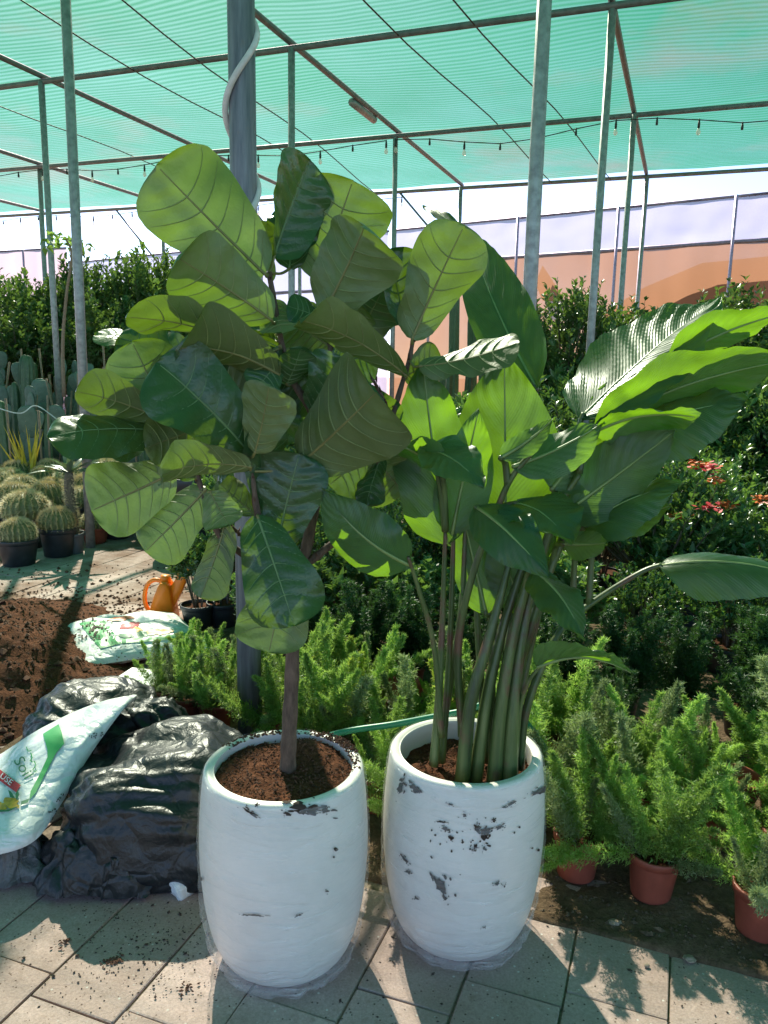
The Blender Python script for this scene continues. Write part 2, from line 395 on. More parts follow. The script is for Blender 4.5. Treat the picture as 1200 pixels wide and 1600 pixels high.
for i in range(-7, 23):
    b1 = 0.162 + 0.248 * i + 0.248                      # upper b of the column
    key = min(offs, key=lambda q: abs(q - (b1 - 0.248) - 0.248)) if -0.2 < b1 < 1.8 else None
    a0 = offs[key] if key is not None and abs(key - b1) < 0.05 else 1.4 + rp.uniform(-0.2, 0.28)
    for j in range(-3, 13):
        ac = a0 + 0.495 * j + 0.2475; bc = b1 - 0.124
        amax = 2.03 if b1 < 2.45 else 6.9
        if ac - 0.2475 < 0.3 or ac + 0.2475 > amax + 0.3: continue
        if b1 < 2.45 and ac + 0.2475 > 2.5: continue
        p = AB(ac, bc)
        if p.y < 1.0 or abs(p.x) > p.y * 0.62 + 0.35: continue
        ob('paver', (pmeshes if p.y < 2.9 else dmeshes)[rp.randrange(5)], pv, (p.x, p.y, rp.uniform(-0.003, 0.003)),
           (rp.uniform(-0.006, 0.006), rp.uniform(-0.006, 0.006), ang + rp.uniform(-0.006, 0.006) + (math.pi if rp.random() < 0.5 else 0)))

# ------------------------------------------------------------------ shade house: frame, net, strings of bulbs
HN = 4.5
frame = thing('shade_canopy', 'grey galvanised pipe frame holding up the green shade net', 'frame')
Bc = [-5.11, -2.14, 0.82, 3.77, 6.76, 9.71, 12.67, 15.6]; Ac = [4.41, 7.39, 10.43, 13.63]
def pipe(name, p, q, r, m, n=10): return MB().tube([p, q], r, n).build(name, M[m], frame)
rf = random.Random(5)
for a in Ac:
    for b in Bc:
        if a == 4.41 and b not in (0.82, 3.77): continue
        p = AB(a, b) if (a, b) != (4.41, 3.77) else Vector((-2.47, 6.55, 0))
        lean = Vector((rf.uniform(-0.02, 0.02), rf.uniform(-0.02, 0.02), 0))
        pipe('post', p + Vector((0, 0, -0.05)), p + lean + Vector((0, 0, HN)), 0.0385 if a < 5 else 0.034, 'galv')
for a in Ac[1:]: pipe('purlin', AB(a, -11, HN), AB(a, 18.5, HN), 0.031, 'rail', 8)
for b in Bc + [-8.05]: pipe('rafter', AB(-2.5, b, HN + 0.06), AB(13.7, b, HN + 0.06), 0.031, 'rail', 8)
for a, b in ((13.63, 3.77), (13.63, 9.71), (13.63, 6.76)):
    pipe('brace', AB(a, b, 3.3), AB(a, b + 1.1, HN), 0.019, 'rail', 8)
for b, s in ((1.8, -0.9), (2.56, -0.6), (4.9, 0.75), (7.9, 0.45), (5.6, 0.3)):
    MB().tube([AB(a_, b + s * (a_ - 9) / 9, HN + 0.02 - 0.04 * math.sin(a_ * 1.05)) for a_ in np.linspace(0.7, 13.6, 16)], 0.0075, 5).build('tension_wire', M['wire'], frame)
MB().tube([AB(9.0, 3.81, HN + 0.0), AB(9.7, 3.81, HN + 0.0)], 0.045, 8).build('lamp_tube', M['galv'], frame)
# net
def netz(a, b):
    sa = math.sin(math.pi * ((a - 1.43) % 3.0) / 3.0); sb = math.sin(math.pi * ((b - 0.82) % 2.96) / 2.96)
    return HN + 0.105 - 0.07 * sa * sb + 0.02 * fb((a * .9, b * .9, 1.0), 3)
mb = MB()
mb.grid(120, 120, lambda u, v: (lambda a, b: (a, b, netz(a, b)))(-2.4 + 16.1 * u, -14 + 34 * v))
net = mb.build('shade_net', M['net']); net.rotation_euler = (0, 0, ang)
tag(net, 'green woven shade net stretched over the pipe frame', 'shade net')
# loose threads hanging on the net
def strand(name, a, b0, b1, step, sag, label, z0=HN - 0.045, da=0.0):
    t = thing(name, label, 'string lights')
    pts = []; n = int((b1 - b0) / step); k = 0
    for i in range(n + 1):
        b = b0 + (b1 - b0) * i / n
        ph = ((b - 0.82) % 2.96) / 2.96
        pts.append(AB(a + da, b, z0 - sag * math.sin(math.pi * ph) ** 2 - 0.015 * random.random()))
    MB().tube(pts, 0.0065, 5).build('wire', M['wire'], t)
    for i, p in enumerate(pts):
        big = i % 2 == 0
        L = 0.09 if big else 0.075
        s = MB().tube([p + Vector((0, 0, 0.01)), p - Vector((0, 0, 0.045)), p - Vector((0, 0, L))], [0.007, 0.015, 0.014], 7).build('socket', M['wire'], t)
        if big:
            MB().lathe([(0.003, 0.0), (0.012, -0.005), (0.024, -0.035), (0.026, -0.052), (0.017, -0.07), (0.003, -0.078)], 9, lambda v, a_, i_: v + p - Vector((0, 0, L))).build('bulb', M['bulb'], s)
strand('string_lights', 10.43, -3.6, 3.77, 0.46, 0.15, 'string of clear bulbs under the second crossbar, sagging over the paradise plant', da=-0.04)
strand('string_lights', 10.43, 3.9, 11.0, 0.46, 0.09, 'string of clear bulbs under the second crossbar, above the cactus rows', da=-0.05)
strand('string_lights', 13.63, 4.8, 15.5, 0.46, 0.07, 'string of clear bulbs along the far edge bar of the net', da=-0.05)
# the thick pole behind the fig with its cable
pole = thing('roof_pole', 'thick weathered grey roof pole standing behind the fiddle leaf fig', 'pole', (-0.525, 3.0, 0))
MB().tube([(0, 0, -0.05), (0.0, 0, 1.0), (0.004, 0.0, 2.2), (0, 0, 4.5)], 0.0475, 24).build('shaft', M['pole'], pole)
cp = []
for k in range(60):
    z = 1.9 + k * 0.0215; a = (z - 2.66) * 12.3
    cp.append((math.cos(a) * 0.056, math.sin(a) * 0.056, z))
MB().tube(cp, 0.0115, 8).build('cable', M['cable'], pole)

# ------------------------------------------------------------------ boundary screens
def fence(label, p0, p1, z0, zb, z1, lower, upper, npost):
    K = 1.4; p0 = [K * q for q in p0]; p1 = [K * q for q in p1]; zb = CAM_H + (zb - CAM_H) * K; z1 = CAM_H + (z1 - CAM_H) * K
    t = thing('screen_fence', label, 'fence'); p0 = Vector(p0); p1 = Vector(p1); d = (p1 - p0); n = d.normalized().cross(Vector((0, 0, 1)))
    def panel(nm, za, zc, mat, off):
        MB().grid(160, 12, lambda u, v: p0 + d * u + Vector((0, 0, za + (zc - za) * v)) + n * (off + 0.035 * fb((u * 16, v * 1.2, za), 3))).build(nm, M[mat], t)
    if zb > z0: panel('lower_screen', z0, zb, lower, 0.02)
    panel('upper_screen', zb, z1, upper, -0.02)
    for z, r in ((zb, 0.045), (z1, 0.03)):
        MB().tube([p0 + Vector((0, 0, z)), p1 + Vector((0, 0, z))], r, 8).build('rail', M['rail'], t)
    for k in range(npost):
        q = p0 + d * (k + 0.5) / npost - n * 0.12
        MB().tube([q, q + Vector((0, 0, z1))], 0.035, 8).build('post', M['galv'], t)
    return t
fence('tall boundary screen of lavender mesh above orange tan cloth', (9.76, 8.5, 0), (0.1, 15.3, 0), -0.02, 3.38, 4.0, 'tan', 'lav', 7)
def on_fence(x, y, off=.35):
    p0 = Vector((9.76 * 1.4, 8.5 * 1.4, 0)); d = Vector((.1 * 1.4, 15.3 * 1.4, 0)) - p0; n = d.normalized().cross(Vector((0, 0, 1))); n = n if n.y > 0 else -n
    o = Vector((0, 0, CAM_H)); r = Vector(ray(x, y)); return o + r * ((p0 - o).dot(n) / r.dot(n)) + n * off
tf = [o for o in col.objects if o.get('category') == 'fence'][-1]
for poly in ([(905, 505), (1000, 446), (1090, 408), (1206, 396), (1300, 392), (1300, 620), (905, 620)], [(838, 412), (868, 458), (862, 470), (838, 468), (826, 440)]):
    MB().add([on_fence(*q) for q in poly], [tuple(range(len(poly)))]).build('shadow_sheet', M['tan'], tf, smooth=False)  # added sheets behind the screen, cut to hold back light as triangular shade
fence('tall pale lavender boundary screen behind the leafy trees', (0.0, 15.42, 0), (-8.6, 21.5, 0), -0.02, 3.0, 4.0, 'lav', 'lav', 5)
fence('greyish pink boundary screen at the end of the cactus rows', (-7.15, 18.4, 0), (-16.0, 22.2, 0), -0.02, 0.6, 4.0, 'greyscreen', 'greyscreen', 4)
# ------------------------------------------------------------------ PART2
# ------------------------------------------------------------------ the two white planters
POT_L = Vector((-0.246, 1.90, 0)); POT_R = Vector((0.232, 2.0, 0)); SOILZ = 0.49
PROF = [(0.0, 0.0), (0.118, 0.0), (0.142, 0.006), (0.168, 0.03), (0.190, 0.08), (0.207, 0.16), (0.216, 0.25), (0.219, 0.33), (0.216, 0.41),
        (0.210, 0.48), (0.205, 0.520), (0.203, 0.531), (0.197, 0.5365), (0.188, 0.537), (0.180, 0.534), (0.176, 0.527), (0.176, 0.45), (0.17, 0.40)]
def smooth_prof(pr, n=4):
    c = curve([Vector((r, z, 0)) for r, z in pr], (len(pr) - 1) * n); return [(max(0.0, v.x), v.y) for v in c]
def ridge(p, s, o=3): return 1 - 2.2 * abs(fb(p, o, s))
def px_poly_mesh(polys, bvh, off, mat, name, parent, cuts=2, inv=None, maxd=99):
    """flat shapes laid on a curved surface: every corner is carried to the surface along its sight line"""
    bm = bmesh.new(); dirs = {}
    for poly in polys:
        vs_ = [bm.verts.new((x, y, 0)) for x, y in poly]
        try: bm.faces.new(vs_)
        except ValueError: pass
    bmesh.ops.triangulate(bm, faces=bm.faces[:])
    for _ in range(cuts): bmesh.ops.subdivide_edges(bm, edges=bm.edges[:], cuts=1, use_grid_fill=True)
    dead = []
    for v in bm.verts:
        d = Vector(ray(v.co.x, v.co.y)).normalized(); h = bvh.ray_cast(Vector((0, 0, CAM_H)), d)
        if h[0] is None: dead.append(v)
        else:
            n = h[1] if h[1].dot(d) < 0 else -h[1]
            v.co = h[0] + n * off
    bmesh.ops.delete(bm, geom=dead, context='VERTS')
    if inv is not None: bm.transform(inv)
    m = bpy.data.meshes.new(name); bm.to_mesh(m); bm.free(); m.materials.append(M[mat]); return ob(name, m, parent)
def splat(cx, cy_, rx, ry, seed, ang_=0.0, n=14, j=0.45):
    r = random.Random(seed); out = []; n = n if n < 9 else n * 2
    for k in range(n):
        a = 2 * math.pi * k / n; q = 1 + 1.5 * j * fb((math.cos(a) * 1.6 + seed * 3.3, math.sin(a) * 1.6, seed), 3) + r.uniform(-j, j) * .35
        x, y = rx * q * math.cos(a), ry * q * math.sin(a)
        out.append((cx + x * math.cos(ang_) - y * math.sin(ang_), cy_ + x * math.sin(ang_) + y * math.cos(ang_)))
    return out
def planter(loc, label, seed, soilfn):
    t = thing('planter', label, 'planter', loc)
    pm = MB().lathe(smooth_prof(PROF), 72)
    body = pm.build('bowl', M['pot'], t)
    # stretch film: clings to the upper wall, hangs free of the foot
    fp = [(0.196, 0.5395), (0.206, 0.530), (0.2125, 0.505), (0.218, 0.44), (0.2225, 0.36), (0.2235, 0.29), (0.2220, 0.22), (0.218, 0.16), (0.210, 0.11), (0.200, 0.06), (0.188, 0.025), (0.178, 0.006)]
    def ff(v, a, i):
        z = v.z; low = max(0, (0.26 - z) / 0.26)
        k = 0.0016 * fb((math.cos(a) * 3 + seed, math.sin(a) * 3, z * 42), 3) + 0.0012 * math.sin(z * 160 + 3 * math.sin(a * 2 + seed))
        k += low * (0.016 * fb((math.cos(a) * 3.2, math.sin(a) * 3.2 + seed, z * 2), 2) + 0.006 * ridge((math.cos(a + z * 3), math.sin(a + z * 3), seed + z), 4.2, 2)) 
        s = 1 + max(k, -0.0006 - 0.02 * low) / max(v.x ** 2 + v.y ** 2, 0.01) ** 0.5
        top = 0.006 * fb((math.cos(a) * 5, math.sin(a) * 5, seed), 3) if z > 0.53 else 0
        return Vector((v.x * s, v.y * s, max(0.004, z + top)))
    MB().lathe(smooth_prof(fp, 7), 120, ff).build('stretch_film', M['film'], t)
    sm = MB(); n = 46
    for i in range(n + 1):
        r = 0.1765 * i / n
        for j in range(72):
            a = 2 * math.pi * j / 72; x, y = r * math.cos(a), r * math.sin(a)
            sm.v.append(Vector((x, y, soilfn(x, y) + 0.006 * fb((x * 30, y * 30, seed), 4) + 0.003 * fb((x * 110, y * 110, seed), 2))))
    for i in range(n):
        for j in range(72):
            j2 = (j + 1) % 72; sm.f.append((i * 72 + j, i * 72 + j2, (i + 1) * 72 + j2, (i + 1) * 72 + j))
    sm.build('soil', M['soil'], t)
    cr = MB(); r_ = random.Random(seed)
    for k in range(900):
        a = r_.uniform(0, 6.283); r = 0.172 * math.sqrt(r_.random()); x, y = r * math.cos(a), r * math.sin(a); s = r_.uniform(0.0012, 0.0042)
        c = Vector((x, y, soilfn(x, y) + 0.004 + s * 0.3)); d = Vector((r_.uniform(-1, 1), r_.uniform(-1, 1), r_.uniform(-0.4, 0.4))).normalized() * s * r_.uniform(1, 2.6)
        e = d.cross(Vector((0, 0, 1))).normalized() * s * 0.7; u = Vector((0, 0, s * 0.7))
        cr.add([c + d, c + e, c - d, c - e, c + u, c - u], [(0, 1, 4), (1, 2, 4), (2, 3, 4), (3, 0, 4), (1, 0, 5), (2, 1, 5), (3, 2, 5), (0, 3, 5)])
    tag(cr.build('soil_crumbs', M['soil_bit'], t, smooth=False), kind='stuff')
    bv = BVHTree.FromPolygons([v + Vector(loc) for v in pm.v], pm.f)
    return t, bv, Matrix.Translation(-Vector(loc))
potl, bvl, invl = planter(POT_L, 'white film wrapped planter holding the fiddle leaf fig', 1.7,
    lambda x, y: SOILZ + 0.032 - 0.06 * (x * x + y * y) ** 0.5 + 0.03 * math.exp(-((x - 0.05) ** 2 + (y - 0.1) ** 2) / 0.004) + 0.03 * max(0, -y) )
potr, bvr, invr = planter(POT_R, 'white film wrapped planter with mud stains holding the bird of paradise', 5.2, lambda x, y: SOILZ - 0.02 + 0.02 * fb((x * 9, y * 9, 2.2), 3))
rs = random.Random(11)
def smears(parent, bv, inv, spec):
    for k, (x, y, rx, ry, an, n) in enumerate(spec):
        q = random.Random(900 + k); pol = [splat(x, y, rx * .62, ry * .62, 40 + k, an, n, .7)] if max(rx, ry) > 3.5 else [splat(x, y, rx, ry, 40 + k, an, n)]
        if max(rx, ry) > 3.5:
            for _ in range(int(5 + max(rx, ry) * .9)):
                u, v = q.gauss(0, .62) * rx, q.gauss(0, .62) * ry; f = q.uniform(.4, 1.0) ** 2
                pol.append(splat(x + u * math.cos(an) - v * math.sin(an), y + u * math.sin(an) + v * math.cos(an), max(.7, rx * .26 * f), max(.6, ry * .26 * f), q.randrange(999), an, 8, .5))
        px_poly_mesh(pol, bv, 0.0045, 'mud', 'mud_smear', parent, 1, inv)['kind'] = 'stuff'
smears(potl, bvl, invl, [(478, 1264, 32, 11, 0.05, 20), (392, 1268, 14, 4, 0.5, 12), (402, 1258, 5, 3, 0, 9), (507, 1264, 6, 8, 0.3, 10), (448, 1270, 8, 4, 0.2, 10),
    (303, 1359, 2, 4, -0.5, 8), (317, 1372, 1.5, 3, -0.4, 8), (510, 1391, 4, 2.5, 0.1, 8), (395, 1428, 18, 1.2, 0.05, 10), (466, 1428, 7, 2, -0.4, 9), (523, 1326, 3, 3, 0, 7), (520, 1338, 2, 2, 0, 7)])
sp = [(757, 1300, 9, 13, 0.5, 14), (745, 1292, 6, 9, 0.3, 11), (742, 1322, 4, 9, 0.5, 10), (779, 1291, 11, 4, -0.3, 11), (756, 1324, 4, 5, 0.2, 9), (770, 1280, 4, 6, 0.3, 9),
    (688, 1380, 9, 17, -0.5, 14), (696, 1402, 4, 6, -0.4, 9), (634, 1342, 3, 10, -0.7, 9), (640, 1361, 6, 4, 0.4, 9), (652, 1402, 6, 3, 0.5, 8), (776, 1379, 5, 5, 0.4, 9), (787, 1383, 2, 4, 0.4, 7),
    (726, 1273, 4, 4, 0, 8), (704, 1256, 5, 3, 0.3, 8), (698, 1294, 10, 4, 0.4, 10), (705, 1308, 5, 6, 0.1, 9), (798, 1254, 9, 4, -0.3, 10), (788, 1260, 5, 3, 0.1, 8), (756, 1447, 4, 1.5, -0.3, 7),
    (845, 1234, 18, 6, -0.45, 14), (650, 1232, 15, 6, 0.7, 13), (628, 1228, 6, 14, 0.3, 12), (690, 1283, 9, 2.5, 0.1, 9), (855, 1252, 2, 3, 0, 7)]
for k in range(34):
    sp.append((rs.gauss(735, 38), rs.gauss(1308, 26), rs.uniform(0.9, 2.4), rs.uniform(0.9, 2.4), rs.uniform(0, 3), 6))
smears(potr, bvr, invr, sp)
# soil spilt over the back of the left rim
mb = MB(); rr = random.Random(4)
for k in range(420):
    a = rr.gauss(0.75, 0.35) if rr.random() < 0.75 else rr.uniform(1.5, 2.7); r = rr.uniform(0.17, 0.2); s = rr.uniform(0.002, 0.006)
    c = Vector((r * math.cos(a), r * math.sin(a), 0.537 + rr.uniform(0, 0.008) * math.exp(-(a - 0.75) ** 2 * 4)))
    d = Vector((rr.uniform(-1, 1), rr.uniform(-1, 1), 0)).normalized() * s; e = d.cross(Vector((0, 0, 1))) * 0.8; u = Vector((0, 0, s * 0.8))
    mb.add([c + d, c + e, c - d, c - e, c + u], [(0, 1, 4), (1, 2, 4), (2, 3, 4), (3, 0, 4), (3, 2, 1, 0)])
tag(mb.build('spilt_soil', M['soil_bit'], potl, smooth=False), kind='stuff')

# ------------------------------------------------------------------ leaves
FIGP = ([0, .04, .10, .18, .3, .42, .55, .66, .76, .85, .92, .965, .99, 1.0], [.12, .34, .50, .60, .69, .79, .91, .98, 1.0, .94, .77, .54, .30, 0.0])
BOPP = ([0, .03, .08, .16, .28, .40, .52, .65, .77, .87, .95, 1.0], [.06, .36, .64, .85, .98, 1.0, .93, .78, .57, .35, .14, 0.0])
def leafgeo(base, tip, width, top_n, bend=0.1, side=0.0, fold=0.0, cup=0.0, wave=0.11, prof=FIGP, kind='fig', seed=0, tw=0.0, droop=0.0, tear=0.0):
    """one blade: midrib curve, width profile, fold along the midrib, cupped and wavy edges; returns surface function and frames"""
    base, tip = Vector(base), Vector(tip); ax = tip - base; L = ax.length; t0 = ax.normalized()
    n = (top_n - t0 * top_n.dot(t0)).normalized(); s0 = t0.cross(n).normalized()
    c1 = base + ax * 0.35 + n * bend * L + s0 * side * L; c2 = base + ax * 0.72 + n * bend * 0.85 * L + s0 * side * 0.9 * L
    tip2 = tip - Vector((0, 0, droop * L))
    def mid(t):
        a = 1 - t; return base * a ** 3 + c1 * (3 * a * a * t) + c2 * (3 * a * t * t) + tip2 * t ** 3
    def frame_(t):
        e = 0.01; tg = (mid(min(1, t + e)) - mid(max(0, t - e))).normalized()
        sd = (s0 - tg * s0.dot(tg)).normalized(); nn = sd.cross(tg)
        if tw:
            q = Matrix.Rotation(tw * t, 3, tg); sd = q @ sd; nn = q @ nn
        return tg, sd, nn
    veins = [0.045, .14, .27, .42, .57, .70, .82]
    def surf(t, s, off=0.0):
        tg, sd, nn = frame_(t)
        w = width * 0.5 * float(np.interp(t, prof[0], prof[1]))
        asy = 1 + 0.07 * math.sin(seed * 1.7 + 3 * t) * (1 if s > 0 else -1)
        x = s * w * asy; a = abs(s)
        z = fold * abs(x) + cup * x * x / max(width, 1e-4) * 2
        z += wave * width * (a ** 2.2) * fb((t * 3.2 + seed * 3.1, (1.7 if s > 0 else -1.7), seed), 2) * 1.6
        z += 0.014 * width * fb((t * 2.2, s * 1.3, seed * 2.3), 2)
        if kind == 'fig':
            tt = t - 0.19 * a ** 1.7
            i = 0
            while i < len(veins) - 1 and veins[i + 1] < tt: i += 1
            lo = veins[i]; hi = veins[i + 1] if i < len(veins) - 1 else 1.0
            fr = min(1, max(0, (tt - lo) / (hi - lo)))
            z += 0.020 * width * math.sin(math.pi * fr) * min(1, a * 3) * (1 - a ** 3)
        else:
            z += 0.010 * width * math.sin((t - 0.28 * a) * 62 + seed + 2.5 * fb((t * 5, s, seed), 1)) * min(1, a * 2.5) + .035 * width * a * a * math.sin(t * 17 + seed * 5 + (2 if s > 0 else 0))
        return mid(t) + sd * x + nn * (z + off), nn
    return surf, mid, frame_, veins
def uvgrid(m, nu, nv):
    uv = m.uv_layers.new(name='UVMap'); d = np.zeros(len(m.loops) * 2, np.float32)
    idx = np.zeros(len(m.loops), np.int32); m.loops.foreach_get('vertex_index', idx)
    d[0::2] = (idx // nv) / (nu - 1); d[1::2] = (idx % nv) / (nv - 1); uv.data.foreach_set('uv', d)
def top_normal(base, tip, seen, roll):
    mp = (Vector(base) + Vector(tip)) * 0.5; v = (Vector((0, 0, CAM_H)) - mp).normalized()
    ax = (Vector(tip) - Vector(base)).normalized(); n = (v - ax * v.dot(ax)).normalized()
    n = Matrix.Rotation(math.radians(roll), 3, ax) @ n
    return n if seen == 'T' else -n
def leaf(parent, kind, bpx, tpx, wpx, seen='U', roll=0.0, stalk=None, **k):
    base = P(*bpx); tip = P(*tpx); seed = k.pop('seed', (bpx[0] * 7 + tpx[1]) % 97 / 9.7)
    nrm = k.pop('nrm', None); mp = (base + tip) * 0.5; dep = mp.y; ax = (tip - base).normalized()
    if nrm is None:
        n = top_normal(base, tip, seen, roll); fs_ = math.cos(math.radians(roll))
    else:
        n = Vector(nrm); n = (n - ax * n.dot(ax)).normalized(); v = (Vector((0, 0, CAM_H)) - mp).normalized(); v = (v - ax * v.dot(ax)).normalized(); fs_ = abs(n.dot(v)); seen = 'T' if n.dot(v) > 0 else 'U'
    wid = wpx * dep * (1.05 if kind == 'fig' else 1.08) / FPX / max(0.3, fs_)
    pr = FIGP if kind == 'fig' else BOPP
    surf, mid, fr, veins = leafgeo(base, tip, wid, n, prof=k.pop('prof', pr), kind=kind, seed=seed, **k)
    nu, nv = (40, 19) if kind == 'fig' else (56, 21)
    us = [1 - (1 - i / (nu - 1)) ** 1.35 for i in range(nu)]
    vs_ = []
    for t in us:
        for j in range(nv): vs_.append(surf(t, 2 * j / (nv - 1) - 1)[0])
    fs = [(i * nv + j, i * nv + j + 1, (i + 1) * nv + j + 1, (i + 1) * nv + j) for i in range(nu - 1) for j in range(nv - 1)]
    m = me('leaf', vs_, fs, M[kind]); uvgrid(m, nu, nv)
    # which side of the faces is the upper side of the leaf
    fc = m.polygons[(nu // 2) * (nv - 1) + nv // 2]
    if fc.normal.dot(surf(us[nu // 2], 0)[1]) < 0: m.flip_normals()
    o = ob('leaf', m, parent)
    sc = wid
    mr = MB(); ts = np.linspace(0, 0.96, 22)
    if kind == 'fig':
        mr.tube([surf(t, 0)[0] for t in ts], [0.0034 * (1 - 0.75 * t) * min(1.2, sc / 0.17) for t in ts], 6).build('midrib', M['fig_rib' if seen == 'U' else 'fig_vein_top'], o)
        vb = MB()
        for vt in veins[:-1]:
            for sg in (-1, 1):
                pts = []
                for q in np.linspace(0, 0.93, 9):
                    tt = vt + 0.19 * q ** 1.7
                    if tt > 0.985: break
                    pts.append(surf(tt, sg * q)[0])
                if len(pts) > 3: vb.tube(pts, [(0.0015 * (1 - i / len(pts)) ** 1.1 + .0004) for i in range(len(pts))], 4, cap=False)
        vb.build('veins', M['fig_vein' if seen == 'U' else 'fig_vein_top'], o)
    else:
        mr.tube([surf(t, 0, -0.002)[0] for t in ts], [0.0052 * (1 - 0.8 * t) for t in ts], 7).build('midrib', M['bop_rib'], o)
    if stalk:
        MB().tube(curve([Vector(q) for q in stalk] + [mid(0.0), mid(0.03)], 14), 0.0036, 6).build('petiole', M['fig_rib'], o)
    return o

# ------------------------------------------------------------------ fiddle leaf fig
fig = thing('fiddle_leaf_fig', 'tall fiddle leaf fig with broad leaves and a bare brown trunk', 'tree', (POT_L.x, POT_L.y, SOILZ))
FIGINV = Vector((-POT_L.x, -POT_L.y, -SOILZ))
figr = bpy.data.objects.new('fig_offset', None)
bpy.data.objects.remove(figr)
fig.location = (0, 0, 0)
trunk_px = [(449, 1218, 1.90), (450, 1195, 1.90), (452, 1140, 1.90), (456, 1060, 1.91), (459, 975, 1.92), (470, 900, 1.93), (482, 840, 1.95), (497, 760, 1.97), (503, 690, 1.98), (485, 640, 1.97), (455, 590, 1.96), (442, 545, 1.95), (430, 480, 1.95), (420, 425, 1.95)]
tp = curve([P(*q) for q in trunk_px], 60)
tr = [0.0225 * (1 - 0.70 * min(1, i / 52)) * (1.25 if i < 3 else 1.0) * (1 + 0.06 * math.sin(i * 1.9)) for i in range(61)]
MB().tube(tp, tr, 14).build('trunk', M['bark'], fig)
BR = [[(474, 886, 1.93), (512, 855, 1.94), (548, 826, 1.96), (578, 766, 1.99), (596, 712, 2.0), (612, 655, 2.0), (628, 600, 2.0), (640, 560, 2.0), (646, 525, 2.0)],
      [(464, 935, 1.92), (440, 880, 1.88), (412, 830, 1.84), (401, 795, 1.83), (393, 745, 1.83), (388, 705, 1.84), (392, 660, 1.86), (400, 620, 1.88)],
      [(440, 885, 1.88), (385, 868, 1.85), (345, 838, 1.83), (328, 800, 1.82), (314, 762, 1.83), (308, 735, 1.84)],
      [(408, 860, 1.86), (375, 835, 1.85), (352, 812, 1.84)],
      [(503, 695, 1.98), (520, 640, 2.02), (517, 560, 2.04), (513, 480, 2.05), (512, 440, 2.05)],
      [(612, 655, 2.0), (592, 610, 1.98), (580, 590, 1.97)]]
brs = []
for q in BR:
    c = curve([P(*x) for x in q], 30); r0 = 0.0105 if len(q) > 4 else 0.006
    brs.append(c); MB().tube(c, [r0 * (1 - 0.5 * i / 30) * (1 + 0.12 * math.sin(i * 2.3 + len(q))) for i in range(31)], 9).build('branch', M['bark'], fig)
allp = [p for c in brs for p in c] + tp[36:]
def figleaf(b, t, w, seen='U', roll=0.0, **k):
    base = P(*b); q = min(allp, key=lambda p: (p - base).length)
    st = None
    if (q - base).length > 0.004:
        dirn = (P(*t) - base).normalized()
        if (q - base).length > 0.16: q = base - dirn * 0.08 + Vector((0, 0.05, -0.02))
        st = [q, q * 0.45 + base * 0.55 - Vector((0, 0, 0.008))]
    leaf(fig, 'fig', b, t, w, seen, roll, st, **k)
